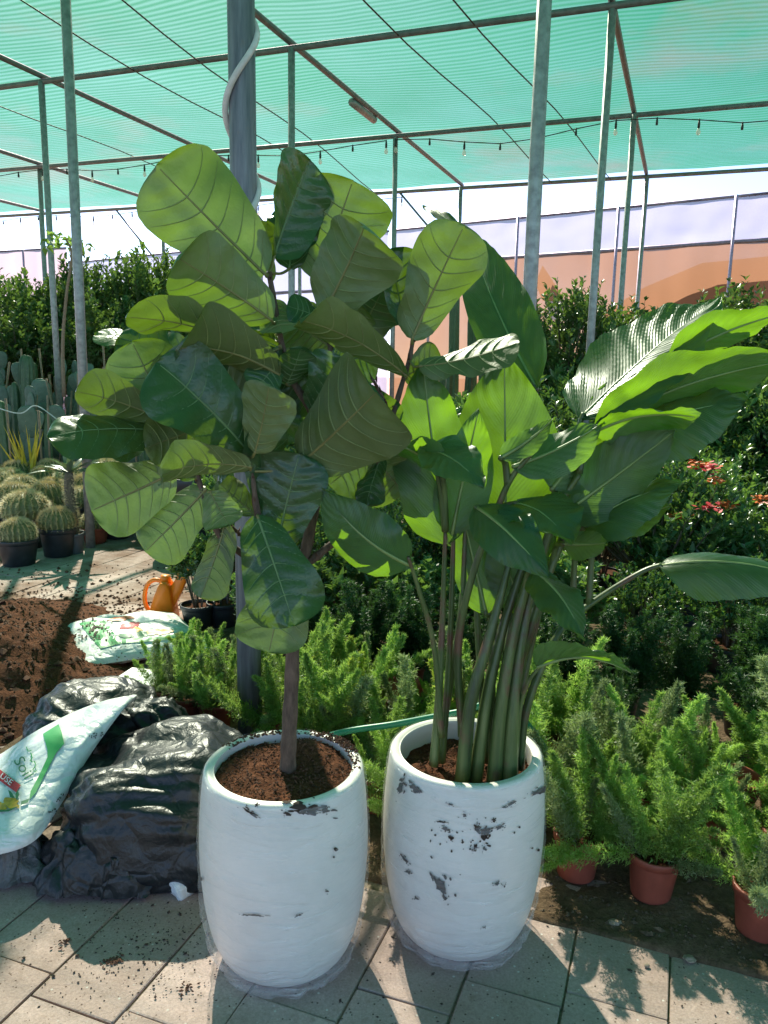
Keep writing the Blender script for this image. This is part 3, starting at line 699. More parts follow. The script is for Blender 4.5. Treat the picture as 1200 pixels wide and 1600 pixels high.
FL = [
 # base px, tip px (x, y, metres ahead), width px, side seen, roll, extras
 ((414, 428, 1.93), (244, 258, 1.88), 150, 'U', 10, dict(bend=.04, cup=.25)),
 ((424, 500, 1.90), (276, 402, 1.80), 112, 'U', -18, dict(bend=.07, cup=.3)),
 ((428, 402, 1.97), (484, 250, 2.02), 92, 'T', 38, dict(bend=-.03, fold=.35)),
 ((452, 420, 2.03), (470, 318, 2.10), 80, 'T', -20, dict(bend=.03)),
 ((498, 440, 2.06), (552, 282, 2.06), 140, 'U', 12, dict(bend=.03, cup=.2)),
 ((506, 488, 1.93), (570, 352, 1.86), 118, 'U', -25, dict(bend=.06, fold=.25)),
 ((632, 512, 2.02), (606, 392, 2.02), 66, 'T', 30, dict(bend=.05, fold=.3)),
 ((560, 520, 2.08), (625, 420, 2.15), 110, 'U', 0, dict(bend=.05)),
 ((556, 530, 2.05), (600, 450, 2.1), 100, 'U', -10, dict(bend=.04)),
 ((644, 530, 1.98), (726, 352, 1.94), 108, 'U', 15, dict(bend=.05, cup=.2)),
 ((655, 572, 1.96), (812, 534, 1.90), 50, 'U', -52, dict(bend=.07, cup=.2)),
 ((636, 588, 1.92), (468, 500, 1.78), 66, 'U', -42, dict(bend=.12, cup=.3)),
 ((508, 500, 1.98), (448, 478, 1.94), 44, 'T', 30, dict(bend=.08)),
 ((400, 548, 1.90), (196, 496, 1.80), 50, 'U', -58, dict(bend=.1, cup=.2)),
 ((436, 585, 1.90), (276, 545, 1.74), 92, 'U', -42, dict(bend=.17, cup=.4)),
 ((388, 706, 1.84), (244, 566, 1.74), 128, 'T', 22, dict(bend=.10, fold=.15)),
 ((272, 668, 1.90), (206, 534, 1.92), 108, 'U', 12, dict(bend=.02, cup=.25)),
 ((266, 660, 1.84), (118, 612, 1.78), 64, 'U', -34, dict(bend=.10, cup=.2)),
 ((262, 676, 1.86), (74, 684, 1.72), 64, 'T', 50, dict(bend=.10, cup=-.35)),
 ((318, 668, 1.86), (228, 700, 1.78), 76, 'U', -10, dict(bend=.08)),
 ((272, 738, 1.84), (142, 798, 1.80), 118, 'U', 12, dict(bend=.03, cup=.15)),
 ((392, 730, 1.80), (252, 744, 1.66), 58, 'U', -42, dict(bend=.16, cup=.3)),
 ((322, 764, 1.82), (226, 862, 1.80), 98, 'U', 18, dict(bend=.04, cup=.25)),
 ((328, 768, 1.81), (358, 822, 1.78), 62, 'U', -12, dict(bend=.06)),
 ((352, 815, 1.82), (312, 934, 1.78), 56, 'U', 38, dict(bend=.06, fold=.3)),
 ((402, 806, 1.78), (460, 978, 1.70), 122, 'T', -8, dict(bend=.05, cup=-.1)),
 ((448, 872, 1.86), (420, 1020, 1.82), 112, 'U', 10, dict(bend=.05)),
 ((432, 852, 1.84), (468, 708, 1.84), 112, 'T', -12, dict(bend=.03, cup=.1)),
 ((405, 800, 1.86), (418, 650, 1.86), 62, 'T', 48, dict(bend=.03)),
 ((398, 708, 1.80), (420, 604, 1.74), 84, 'U', -22, dict(bend=.06)),
 ((470, 724, 1.86), (588, 612, 1.72), 165, 'U', -10, dict(bend=.08, cup=.35, wave=.06)),
 ((588, 700, 2.02), (514, 758, 2.0), 84, 'U', 0, dict(bend=.05)),
 ((584, 715, 2.02), (632, 772, 2.02), 92, 'U', 10, dict(bend=.05)),
 ((596, 712, 2.0), (572, 790, 1.96), 44, 'T', 40, dict(bend=.04)),
 ((400, 805, 1.84), (340, 752, 1.86), 52, 'U', 18, dict(bend=.05)),
 ((262, 690, 1.90), (168, 704, 1.84), 38, 'T', 50, dict(bend=.1)),
 ((300, 560, 2.0), (186, 528, 2.02), 74, 'T', 25, dict(bend=.05)),
 ((260, 560, 2.05), (148, 524, 2.05), 26, 'T', 60, dict(bend=.15)),
 ((430, 520, 2.0), (284, 462, 2.05), 46, 'T', 62, dict(bend=.10)),
 ((428, 530, 2.03), (310, 500, 2.05), 62, 'T', 30, dict(bend=.05)),
 # darker inner leaves
 ((446, 590, 1.99), (420, 690, 2.0), 90, 'T', 10, dict(bend=.05)),
 ((450, 545, 1.98), (508, 640, 1.98), 96, 'T', 15, dict(bend=.05)),
 ((520, 600, 2.02), (600, 690, 2.02), 116, 'T', 10, dict(bend=.05)),
 ((518, 560, 2.03), (590, 560, 2.06), 80, 'T', -15, dict(bend=.05)),
 ((515, 540, 2.05), (450, 500, 2.10), 90, 'U', 0, dict(bend=.05)),
 ((612, 650, 2.04), (640, 740, 2.10), 70, 'T', 12, dict(bend=.05)),
 ((440, 560, 1.92), (400, 610, 1.88), 56, 'T', 15, dict(bend=.08)),
 ((438, 540, 1.94), (350, 590, 1.96), 90, 'T', 0, dict(bend=.04)),
 ((428, 470, 1.98), (440, 520, 1.90), 60, 'U', 0, dict(bend=.04)),
 ((330, 690, 1.92), (300, 620, 1.98), 90, 'T', 0, dict(bend=.04)),
 ((442, 560, 2.0), (372, 560, 2.06), 90, 'U', 10, dict(bend=.05)),
 ((396, 640, 1.92), (330, 590, 1.96), 96, 'U', -15, dict(bend=.06)),
 ((486, 640, 1.94), (540, 560, 1.92), 84, 'T', 20, dict(bend=.06)),
 ((500, 690, 1.99), (560, 660, 2.02), 100, 'T', 10, dict(bend=.05)),
 ((512, 445, 2.06), (590, 400, 2.12), 84, 'T', 20, dict(bend=.05)),
 ((516, 520, 2.04), (560, 470, 2.0), 80, 'U', 15, dict(bend=.05)),
 ((388, 705, 1.86), (330, 720, 1.90), 80, 'T', 20, dict(bend=.05)),
 ((630, 590, 2.02), (690, 560, 2.06), 60, 'U', 20, dict(bend=.06)),
 ((310, 745, 1.86), (262, 700, 1.92), 74, 'T', 15, dict(bend=.06)),
 ((448, 600, 1.93), (470, 545, 1.88), 50, 'T', 25, dict(bend=.08)),
 ((424, 440, 1.96), (416, 345, 1.98), 30, 'U', 50, dict(bend=.04)),
]
for b, t, w, seen, roll, k in FL: figleaf(b, t, w, seen, roll, **k)
# dry brown bud sheaths along the branches
shm = MB()
shm.add([(0, -.003, 0), (0, .003, 0), (0.002, 0, .02), (.004, 0, .006)], [(0, 1, 2), (1, 3, 2), (0, 3, 1), (0, 2, 3)])
shm = shm.mesh('bud_sheath', M['sprig'])
for c in brs + [tp[36:]]:
    for i in range(2, len(c), 3):
        ob('bud_sheath', shm, fig, c[i] + Vector((random.uniform(-.008, .008), -.008, 0)), (random.uniform(-.6, .6), random.uniform(-.6, .6), random.uniform(0, 6)))
def rebase(root, origin):                               # put the thing's Empty at its base without moving the parts
    o = Vector(origin); root.location = o
    for ch in [c for c in col.objects if c.parent == root]: ch.location = ch.location - o
rebase(fig, (POT_L.x, POT_L.y, SOILZ))

# ------------------------------------------------------------------ bird of paradise
bop = thing('bird_of_paradise_plant', 'bird of paradise plant with paddle leaves on long green stalks', 'plant')
def stalkm(pts, r0, r1, flat=0.75):
    c = curve([P(*q) for q in pts], 40); r0 *= 1.32; r1 *= 1.12
    MB().tube(c, [r0 + (r1 - r0) * (i / 40) ** 0.8 for i in range(41)], 10, flat=flat).build('stalk', M['stalk'], bop)
    return c
ST = [
 ([(678, 1195, 1.96), (686, 1080, 1.97), (692, 950, 1.98), (696, 830, 1.98)], .0135, .006),
 ([(690, 1190, 2.0), (700, 1060, 2.0), (706, 930, 2.0), (709, 820, 2.0)], .0115, .006),
 ([(684, 1190, 2.02), (708, 1040, 2.02), (722, 930, 2.02), (728, 800, 2.03), (740, 750, 2.04)], .0105, .0055),
 ([(690, 1150, 1.95), (678, 1010, 1.92), (654, 920, 1.88), (638, 870, 1.85)], .009, .005),
 ([(722, 1222, 1.93), (735, 1100, 1.93), (760, 1010, 1.94), (784, 925, 1.96), (800, 860, 1.98)], .021, .008),
 ([(742, 1222, 1.95), (762, 1085, 1.95), (786, 980, 1.97), (818, 880, 1.99), (842, 800, 2.0)], .020, .008),
 ([(722, 1150, 1.97), (716, 1010, 1.97), (738, 900, 1.95), (775, 800, 1.93), (800, 745, 1.91), (832, 706, 1.9)], .0115, .0075),
 ([(772, 1226, 1.93), (782, 1110, 1.93), (800, 1000, 1.94), (822, 915, 1.95), (845, 850, 1.97)], .022, .009),
 ([(795, 1226, 1.93), (800, 1110, 1.94), (812, 1010, 1.96), (828, 930, 1.98), (870, 800, 1.98), (905, 740, 1.97)], .024, .009),
 ([(800, 1215, 1.99), (806, 1080, 2.0), (835, 960, 2.0), (880, 840, 2.01), (925, 770, 2.0), (950, 740, 1.99)], .018, .008),
 ([(770, 1200, 2.0), (768, 1060, 2.02), (775, 930, 2.03), (786, 820, 2.05)], .014, .007),
 ([(760, 1190, 2.03), (748, 1010, 2.05), (742, 910, 2.06), (728, 800, 2.06)], .012, .006),
 ([(812, 1200, 1.97), (820, 1120, 1.97), (845, 1045, 1.98), (880, 980, 2.0), (935, 935, 2.0), (1000, 895, 1.98), (1034, 882, 1.97)], .013, .0065),
 ([(806, 1180, 1.95), (812, 1110, 1.94), (826, 1065, 1.92), (846, 1040, 1.9)], .0085, .004),
 ([(790, 1160, 2.02), (820, 980, 2.06), (860, 800, 2.08), (900, 680, 2.1), (912, 645, 2.1)], .014, .007),
 ([(780, 1150, 2.03), (800, 960, 2.08), (825, 760, 2.28), (838, 612, 2.46)], .013, .007),
 ([(800, 1150, 2.04), (840, 960, 2.08), (890, 800, 2.1), (930, 680, 2.1), (940, 652, 2.1)], .013, .007),
]
stpts = [p for pts, r0, r1 in ST for p in stalkm(pts, r0, r1)]
BL = [
 ((840, 608, 2.46), (735, 362, 3.02), 88, 'T', 0, dict(nrm=(-.35, -.5, .8), bend=.04, side=-.04, fold=.12)),
 ((746, 388, 2.97), (660, 322, 3.25), 18, 'T', 0, dict(nrm=(-.2, -.3, .9), bend=.08)),
 ((790, 900, 2.05), (788, 548, 2.12), 186, 'U', -4, dict(bend=.03, cup=.15, wave=.05)),
 ((698, 850, 1.98), (660, 566, 2.02), 120, 'U', 18, dict(bend=.03, fold=.25)),
 ((706, 835, 1.99), (748, 640, 1.97), 84, 'U', 6, dict(bend=.05)),
 ((672, 702, 1.93), (756, 762, 1.80), 66, 'T', 0, dict(nrm=(.1, -.6, .8), bend=.14)),
 ((690, 735, 1.93), (598, 686, 1.88), 36, 'U', 0, dict(nrm=(0, .5, .85), bend=.10, cup=.3)),
 ((906, 654, 2.10), (1128, 462, 2.24), 108, 'T', 0, dict(nrm=(-.53, -.40, .74), bend=.04, fold=.06, wave=.05)),
 ((1046, 562, 2.12), (1240, 486, 2.05), 56, 'U', 0, dict(nrm=(0, .75, .65), bend=.10, fold=.2)),
 ((926, 668, 2.06), (1250, 560, 1.92), 96, 'U', 0, dict(nrm=(.1, .80, .55), bend=.13, cup=.2)),
 ((990, 676, 2.05), (1165, 628, 1.98), 100, 'T', 0, dict(nrm=(.25, -.65, .7), bend=.14, cup=-.5)),
 ((926, 676, 1.96), (1092, 652, 1.84), 54, 'U', 0, dict(nrm=(0, .65, .75), bend=.16, fold=-.3)),
 ((800, 730, 1.90), (945, 660, 1.92), 64, 'U', -30, dict(bend=.10, cup=.3)),
 ((782, 716, 1.88), (868, 652, 1.84), 34, 'U', -30, dict(bend=.12)),
 ((874, 806, 1.97), (1056, 672, 1.9), 104, 'U', -12, dict(bend=.07)),
 ((862, 764, 1.97), (945, 664, 2.0), 86, 'U', 12, dict(bend=.05)),
 ((916, 824, 1.98), (1066, 758, 1.88), 66, 'T', 0, dict(nrm=(-.15, -.5, .85), bend=.15, cup=-.5)),
 ((930, 822, 1.99), (1050, 790, 1.90), 56, 'U', 0, dict(nrm=(.1, .6, -.6), bend=.05)),
 ((900, 850, 2.0), (958, 740, 2.02), 44, 'U', 10, dict(bend=.05)),
 ((744, 792, 1.9), (858, 902, 1.70), 86, 'T', 0, dict(nrm=(-.35, -.6, .72), bend=.18, fold=-.35)),
 ((806, 786, 1.93), (892, 852, 1.78), 92, 'T', 0, dict(nrm=(.2, -.65, .7), bend=.20)),
 ((880, 850, 1.95), (950, 848, 1.84), 46, 'U', -15, dict(bend=.12)),
 ((836, 892, 1.9), (912, 1002, 1.74), 66, 'T', 0, dict(nrm=(.3, -.7, .6), bend=.16, fold=-.35)),
 ((1030, 884, 1.97), (1300, 925, 1.84), 66, 'T', 0, dict(nrm=(.25, -.55, .75), bend=.18, cup=-.7)),
 ((838, 1042, 1.9), (992, 1054, 1.80), 32, 'U', 0, dict(nrm=(0, .5, .85), bend=.20, cup=.2)),
 ((642, 884, 1.86), (504, 762, 1.82), 96, 'T', 0, dict(nrm=(.15, -.85, -.2), bend=.06, side=-.10, cup=-.3)),
 ((760, 960, 2.0), (720, 790, 2.02), 70, 'U', 5, dict(bend=.05)),
 ((820, 960, 1.97), (770, 830, 2.0), 70, 'U', -10, dict(bend=.05)),
 ((930, 660, 2.12), (965, 590, 2.15), 44, 'U', 10, dict(bend=.05)),
]
for b, t, w, seen, roll, k in BL:
    leaf(bop, 'bop', b, t, w, seen, roll, **k)
    bp = P(*b); near = min(stpts, key=lambda p: (p - bp).length)
    if (near - bp).length > .018:                       # a petiole that leaves the clump and carries this blade
        q = min((p for p in stpts if p.z < bp.z - .06), key=lambda p: (p.xy - bp.xy).length + .35 * (bp.z - p.z))
        md = q.lerp(bp, .5); md = Vector((q.x * .6 + bp.x * .4, md.y + .01, md.z + .02))
        MB().tube(curve([q, md, bp, bp + (P(*t) - bp) * .04], 18), [.0095 - .0045 * i / 18 for i in range(19)], 8).build('stalk', M['stalk'], bop)
rebase(bop, (POT_R.x, POT_R.y, SOILZ - 0.03))
# ------------------------------------------------------------------ PART3
# ------------------------------------------------------------------ foliage meshes
def leafquads(pos, dirs, nrm, L, W, fold=0.25):
    """numpy: one folded leaf (4 triangles) per position; dirs = pointing direction, nrm = face normal"""
    n = len(pos); d = dirs / np.linalg.norm(dirs, axis=1, keepdims=True)
    s = np.cross(d, nrm); s /= np.maximum(np.linalg.norm(s, axis=1, keepdims=True), 1e-6); u = np.cross(s, d)
    L = L.reshape(-1, 1); W = W.reshape(-1, 1)
    base = pos; tip = pos + d * L - u * L * 0.12; m = pos + d * L * 0.5
    a = pos + d * L * 0.45 + s * W + u * W * fold * 2; b = pos + d * L * 0.45 - s * W + u * W * fold * 2
    v = np.stack([base, a, tip, b, m], 1).reshape(-1, 3)
    k = (np.arange(n) * 5).reshape(-1, 1)
    f = np.concatenate([k + [0, 1, 4], k + [1, 2, 4], k + [2, 3, 4], k + [3, 0, 4]], 0)
    return v, f
def npmesh(name, v, f, mat, smooth=False):
    m = bpy.data.meshes.new(name); m.vertices.add(len(v)); m.vertices.foreach_set('co', np.asarray(v, np.float32).ravel())
    m.loops.add(f.size); m.loops.foreach_set('vertex_index', f.astype(np.int32).ravel())
    m.polygons.add(len(f)); m.polygons.foreach_set('loop_start', np.arange(0, f.size, f.shape[1], dtype=np.int32))
    m.update(calc_edges=True); m.validate(); m.materials.append(mat)
    if smooth: m.polygons.foreach_set('use_smooth', [True] * len(f))
    return m
M['shrub'] = leaf_mat('glossy_shrub_leaf', (0.045, 0.10, 0.04), (0.085, 0.15, 0.06), (0.17, 0.32, 0.04), 0.26, 0.45, 0.25, 0.35, scale=9)
M['treeleaf'] = leaf_mat('tree_leaf', (0.06, 0.105, 0.035), (0.09, 0.14, 0.055), (0.18, 0.30, 0.04), 0.34, 0.5, 0.3, 0.4, scale=3)
M['fern'] = leaf_mat('fern_needle', (0.19, 0.31, 0.075), (0.19, 0.31, 0.075), (0.42, 0.62, 0.11), 0.5, 0.5, 0.42, 0.5, scale=9)
M['thuja'] = leaf_mat('conifer_needle', (0.03, 0.085, 0.025), (0.03, 0.085, 0.025), (0.08, 0.18, 0.03), 0.5, 0.5, 0.3, 0.3, scale=12)
M['fernstem'] = simple('fern_stem', (0.16, 0.24, 0.06), 0.6, bump=0)
M['petal_red'] = simple('red_petal', (0.62, 0.03, 0.05), 0.5, bump=0)
M['petal_orange'] = simple('orange_petal', (0.75, 0.16, 0.03), 0.5, bump=0)

def shrub_mesh(seed, rx, rz, ntw, nl, L, W, mat, upright=0.4, flat=1.0):
    """a crown built of twigs: every twig carries opposite pairs of leaves, thick at its end"""
    r = np.random.default_rng(seed)
    pos = []; dr = []; nr = []; LL = []; tw = MB()
    for k in range(ntw):
        a = r.uniform(0, 2 * np.pi); e = np.arcsin(r.uniform(-0.15, 1.0))
        out = np.array([np.cos(a) * np.cos(e), np.sin(a) * np.cos(e), np.sin(e)])
        ln = r.uniform(0.72, 1.06) * (1 + 0.12 * np.sin(a * 3 + seed) + 0.1 * np.sin(a * 5 + e * 4))
        end = out * np.array([rx, rx * flat, rz * 0.56]) * ln + [0, 0, rz * 0.44]
        st = end * 0.25 + np.array([0, 0, 0.02])
        d = end - st; seg = d / np.linalg.norm(d); up = np.array([0, 0, upright]); tlen = r.uniform(0.22, 0.42) * rx * 1.3
        if k % 4 == 0: tw.tube([st, st * 0.5 + end * 0.5 + [0, 0, -0.03 * rz], end], [0.006 * rx / 0.3, 0.004 * rx / 0.3, 0.0015], 4, cap=False)
        for j in range(nl):
            q = j / nl; p = end - seg * tlen * (1 - q)
            for sg in (0, 1):
                az = r.uniform(0, 2 * np.pi); v = seg * 0.7 + up + 0.95 * np.array([np.cos(az), np.sin(az), r.uniform(-0.35, 0.5)])
                pos.append(p); dr.append(v); nr.append(np.array([0, 0, 1]) + r.normal(0, 0.55, 3)); LL.append(L * r.uniform(0.6, 1.25))
    LL = np.array(LL); v, f = leafquads(np.array(pos), np.array(dr), np.array(nr), LL, LL * W)
    return npmesh('crown', v, f, mat), tw.mesh('twigs', M['bark2'])
def frond_mesh(seed, L, R, n, nl, mat, curl=0.15, taper=0.7):
    """a plume: a bent stem ringed with fine needles"""
    r = np.random.default_rng(seed); a = r.uniform(0, 6.28); cx = np.array([np.cos(a), np.sin(a), 0]) * curl * L
    t = r.uniform(0.06, 1.0, n) ** 0.9; st = np.outer(t ** 2, cx) + np.outer(t, [0, 0, L])
    tg = np.outer(2 * t, cx) + [0, 0, L]; tg /= np.linalg.norm(tg, axis=1, keepdims=True)
    az = r.uniform(0, 6.28, n); out = np.stack([np.cos(az), np.sin(az), np.zeros(n)], 1)
    rad = R * np.minimum(1, (1.06 - t) / (1 - taper) * 0.9 + 0.12) * r.uniform(0.15, 1.0, n) * (0.75 + 0.35 * np.sin(t * 38 + seed))
    cen = st + out * rad[:, None] + tg * (rad * 0.55)[:, None]
    pos = []; 
    d = out * 0.8 + tg * 0.8 + r.normal(0, 0.7, (n, 3)); d /= np.linalg.norm(d, axis=1, keepdims=True)
    s = np.cross(d, r.normal(0, 1, (n, 3))); s /= np.linalg.norm(s, axis=1, keepdims=True)
    ln = (nl * r.uniform(0.6, 1.3, n))[:, None]
    v = np.stack([cen - s * ln * 0.13, cen + s * ln * 0.13, cen + d * ln], 1).reshape(-1, 3)
    f = np.arange(n * 3).reshape(-1, 3)
    stem = MB().tube([np.outer([q ** 2], cx)[0] + [0, 0, L * q] for q in np.linspace(0, 0.97, 7)], [0.0018 * (1 - 0.7 * q) for q in np.linspace(0, 1, 7)], 4, cap=False)
    k = len(v); sv = np.array([tuple(x) for x in stem.v]); quads = [g for g in stem.f]
    tri = np.array([t3 for g in quads for t3 in ((g[0], g[1], g[2]), (g[0], g[2], g[3]))]) + k
    return npmesh('frond', np.concatenate([v, sv]), np.concatenate([f, tri]), mat)
def potprof(r, h, rim=0.008): return [(0.0, 0.0), (r * 0.74, 0.0), (r * 0.77, 0.004), (r * 0.95, h * 0.80), (r * 0.955, h * 0.82), (r + rim * 0.3, h * 0.83), (r + rim * 0.5, h * 0.98), (r + rim * 0.3, h), (r - rim * 0.5, h), (r - rim * 0.7, h * 0.97), (r - rim, h * 0.8)]
def soil_disc(r, h, seed=0):
    m = MB()
    for i in range(6):
        for j in range(20):
            a = 6.2832 * j / 20; q = r * (i + 0.02) / 5
            m.v.append(Vector((q * math.cos(a), q * math.sin(a), h + 0.006 * fb((q * math.cos(a) * 30, q * math.sin(a) * 30, seed), 2))))
    for i in range(5):
        for j in range(20):
            j2 = (j + 1) % 20; m.f.append((i * 20 + j, i * 20 + j2, i * 20 + 20 + j2, i * 20 + 20 + j))
    return m.mesh('soil', M['soil'])
potm = {}
def pot_parts(parent, r, h, mat):
    k = (round(r, 3), round(h, 3), mat)
    if k not in potm: potm[k] = (MB().lathe(potprof(r, h), 28).mesh('pot', M[mat]), soil_disc(r * 0.93, h * 0.88, r))
    ob('pot', potm[k][0], parent, (0, 0, 0), (random.uniform(-.03, .03), random.uniform(-.03, .03), random.uniform(0, 6))); ob('soil', potm[k][1], parent)

M['fern_sage'] = leaf_mat('sage_fern_needle', (0.19, 0.25, 0.11), (0.19, 0.25, 0.11), (0.34, 0.43, 0.16), 0.5, 0.5, 0.36, 0.4, scale=9)
M['fern_lime'] = leaf_mat('lime_fern_needle', (0.24, 0.30, 0.05), (0.24, 0.30, 0.05), (0.50, 0.60, 0.08), 0.5, 0.5, 0.42, 0.4, scale=9)
fronds = [frond_mesh(i, 0.29, 0.034, 1900, 0.0125, M[('fern', 'fern', 'fern_sage', 'fern_sage', 'fern_lime', 'fern')[i]], (.14, .30, .12, .26, .2, .4)[i], (.35, .6, .3, .7, .2, .5)[i]) for i in range(6)]
tfronds = [frond_mesh(20 + i, 0.30, 0.033, 1300, 0.0125, M['thuja'], 0.06, 0.5) for i in range(3)]
rfn = random.Random(21)
def fern(x, y, label, group=None, n=13, h=1.0, pr=0.075, ph=0.14, spread=0.46, droop=3, mat='terra', z=0.0):
    t = thing('asparagus_fern', label, 'fern', (x, y, bedz(x, y) + z), rfn.uniform(0, 6), group); pref = rfn.choice((0, 1, 2, 3, 4, 5, 0, 1)); spread *= rfn.uniform(.7, 1.3)
    pot_parts(t, pr, ph, mat)
    for k in range(n + droop):
        az = rfn.uniform(0, 6.28); tilt = abs(rfn.gauss(0, spread)); sc = h * rfn.uniform(0.55, 1.25)
        if k >= n: tilt = rfn.uniform(0.85, 1.3); sc = h * rfn.uniform(0.7, 1.0)
        o = ob('frond', fronds[rfn.choice((0, 1, 2, 3, 5, 0, 1, 5, pref, pref))], t, (math.cos(az) * pr * 0.5, math.sin(az) * pr * 0.5, ph * 0.86))
        o.rotation_euler = (Matrix.Rotation(az, 3, 'Z') @ Matrix.Rotation(tilt, 3, 'Y') @ Matrix.Rotation(rfn.uniform(0, 6), 3, 'Z')).to_euler(); o.scale = (sc * rfn.uniform(.85, 1.25),) * 2 + (sc,)
    return t
fern(0.615, 2.235, 'bushy asparagus fern in terracotta pot right beside the mud stained planter', n=15, h=1.0)
fern(0.815, 2.135, 'bushy asparagus fern with drooping sprays in terracotta pot at the bed edge', n=15, h=1.0, droop=5)
fern(1.075, 1.995, 'asparagus fern in terracotta pot at the bed edge, outermost of the row', n=15, h=1.05, droop=4, pr=0.08)
fg = 'asparagus ferns packed in the bed beyond the planters'
fl_ = 'feathery light green asparagus fern in terracotta pot behind the bed edge row'
for x, y, h in [(.56, 2.62, 1.25), (.72, 2.55, 1.1), (.90, 2.47, 1.1), (1.08, 2.40, .9), (1.28, 2.28, 1.1), (1.42, 2.6, 1.15), (1.2, 2.66, .8), (.68, 2.88, 1.1), (.50, 2.95, .9), (.86, 2.75, .8),
                (-.93, 3.30, .72), (-.82, 3.22, .85), (-.70, 3.16, .85), (-.64, 3.40, .85), (-.80, 3.5, .7), (-.40, 3.0, 1.15), (-.27, 2.86, 1.0), (-.12, 2.95, 1.15), (.02, 2.82, 1.05), (.16, 2.92, 1.0), (.0, 2.58, .85), (.10, 2.40, .8), (-.05, 3.2, 1.1), (.3, 3.05, 1.0), (-.3, 3.25, 1.1)]:
    lab = fl_ if x > .45 else 'light green asparagus fern between the white foam block and the roof pole' if x < -.5 else 'small asparagus fern showing between the two white planters' if y < 2.7 else 'light green asparagus fern in terracotta pot in the bed behind the fig trunk'
    fern(x, y, lab, fg, n=13, h=h)
# pots lying on their side or standing empty in the bed
def empty_pot(x, y, rot, label, z=0.06):
    o = ob('empty_pot', MB().lathe(potprof(0.066, 0.12), 28).mesh('empty_pot', M['terra']), None, (x, y, z), rot); tag(o, label, 'pot')
q = P(1150, 1215, 2.45); empty_pot(q.x, q.y, (0.1, 0.2, 0), 'empty terracotta pot standing between the ferns at the bed edge', 0.12)
q = P(612, 1075, 3.1); empty_pot(q.x, q.y, (0.3, 1.2, 0.4), 'terracotta pot tipped on its side among the ferns behind the planters', 0.24)
tg_ = 'dark conifer seedlings in the bed'
def thuja(x, y, h):
    t = thing('conifer_seedling', 'dark green bushy conifer seedling in a pot behind the ferns', 'seedling', (x, y, bedz(x, y)), rfn.uniform(0, 6), tg_)
    pot_parts(t, 0.075, 0.13, 'terra' if rfn.random() < 0.5 else 'blackpot')
    for k in range(20):
        az = rfn.uniform(0, 6.28); tilt = abs(rfn.gauss(0, 0.3)); sc = h * rfn.uniform(0.7, 1.2)
        o = ob('frond', tfronds[rfn.randrange(3)], t, (math.cos(az) * 0.03, math.sin(az) * 0.03, 0.11))
        o.rotation_euler = (Matrix.Rotation(az, 3, 'Z') @ Matrix.Rotation(tilt, 3, 'Y') @ Matrix.Rotation(rfn.uniform(0, 6), 3, 'Z')).to_euler(); o.scale = (sc * 1.15,) * 2 + (sc,)
for x, y, h in [(-.34, 3.68, 1.25), (-.1, 3.62, 1.3), (.14, 3.66, 1.25), (.36, 3.5, 1.1), (.60, 3.45, 1.05), (.82, 3.38, 1.2), (1.08, 3.35, 1.25), (1.32, 3.3, 1.2), (1.55, 3.22, 1.25), (1.78, 3.2, 1.2), (.95, 3.05, .8), (1.55, 2.95, 1.0), (-.55, 3.75, 1.1)]:
    thuja(x, y, h)
# glossy shrubs, row behind row
M['shrub_pale'] = leaf_mat('mid_green_shrub_leaf', (0.075, 0.135, 0.05), (0.11, 0.18, 0.07), (0.22, 0.38, 0.05), 0.3, 0.45, 0.28, 0.45, scale=9)
shm_ = [shrub_mesh(50 + i, 0.34, (.62, .56, .68, .62)[i], (150, 120, 170, 110)[i], 9, (.046, .06, .038, .054)[i], (.24, .27, .22, .2)[i], M[('shrub', 'shrub_pale', 'shrub', 'shrub_pale')[i]], (.5, .25, .6, .35)[i]) for i in range(4)]
def flowers(seed, n, rx, rz, mat):
    r = random.Random(seed); heads = []
    for k in range(n):
        m = MB(); heads.append(m); a = r.uniform(0, 6.28); e = r.uniform(0.35, 1.3); c = Vector((math.cos(a) * math.cos(e) * rx, math.sin(a) * math.cos(e) * rx, rz * 0.44 + rz * 0.58 * math.sin(e)))
        for j in range(30):
            p = c + Vector((r.gauss(0, .022), r.gauss(0, .022), r.gauss(0.025, .010))); s = 0.012
            d = Vector((r.uniform(-1, 1), r.uniform(-1, 1), 0.3)).normalized() * s; q = d.cross(Vector((0, 0, 1))).normalized() * s
            m.add([p + d, p + q, p - d, p - q], [(0, 1, 2, 3)])
    return heads
def shrub(x, y, h, label, group=None, fl=None, ph=0.16, pr=0.15):
    t = thing('flowering_shrub' if fl else 'glossy_shrub', label, 'shrub', (x, y, 0.0), rfn.uniform(0, 6), group)
    s = h / 0.72; i = rfn.randrange(4)
    pot_parts(t, pr, ph, 'blackpot')
    sc = (s * rfn.uniform(.95, 1.15), s * rfn.uniform(.95, 1.15), s)
    ob('crown', shm_[i][0], t, (0, 0, ph * 0.9), None, sc); ob('twigs', shm_[i][1], t, (0, 0, ph * 0.9), None, sc)
    ms = MB()
    for k in range(5):
        a = k * 1.3; ms.tube([(math.cos(a) * .02, math.sin(a) * .02, ph * .8), (math.cos(a) * .07 * s, math.sin(a) * .07 * s, ph + .25 * s)], [.008, .005], 5)
    ms.build('stems', M['bark2'], t)
    if fl:
        for fm in flowers(int(x * 100), fl[1], .33, .62, fl[0]): tag(fm.build('flower_head', M[fl[0]], t, smooth=False, loc=(0, 0, ph * .9), scl=sc), kind='stuff')
sg1 = 'glossy shrubs in rows across the nursery'; sl1 = 'dark glossy leaved shrub in black pot among many rows of shrubs'
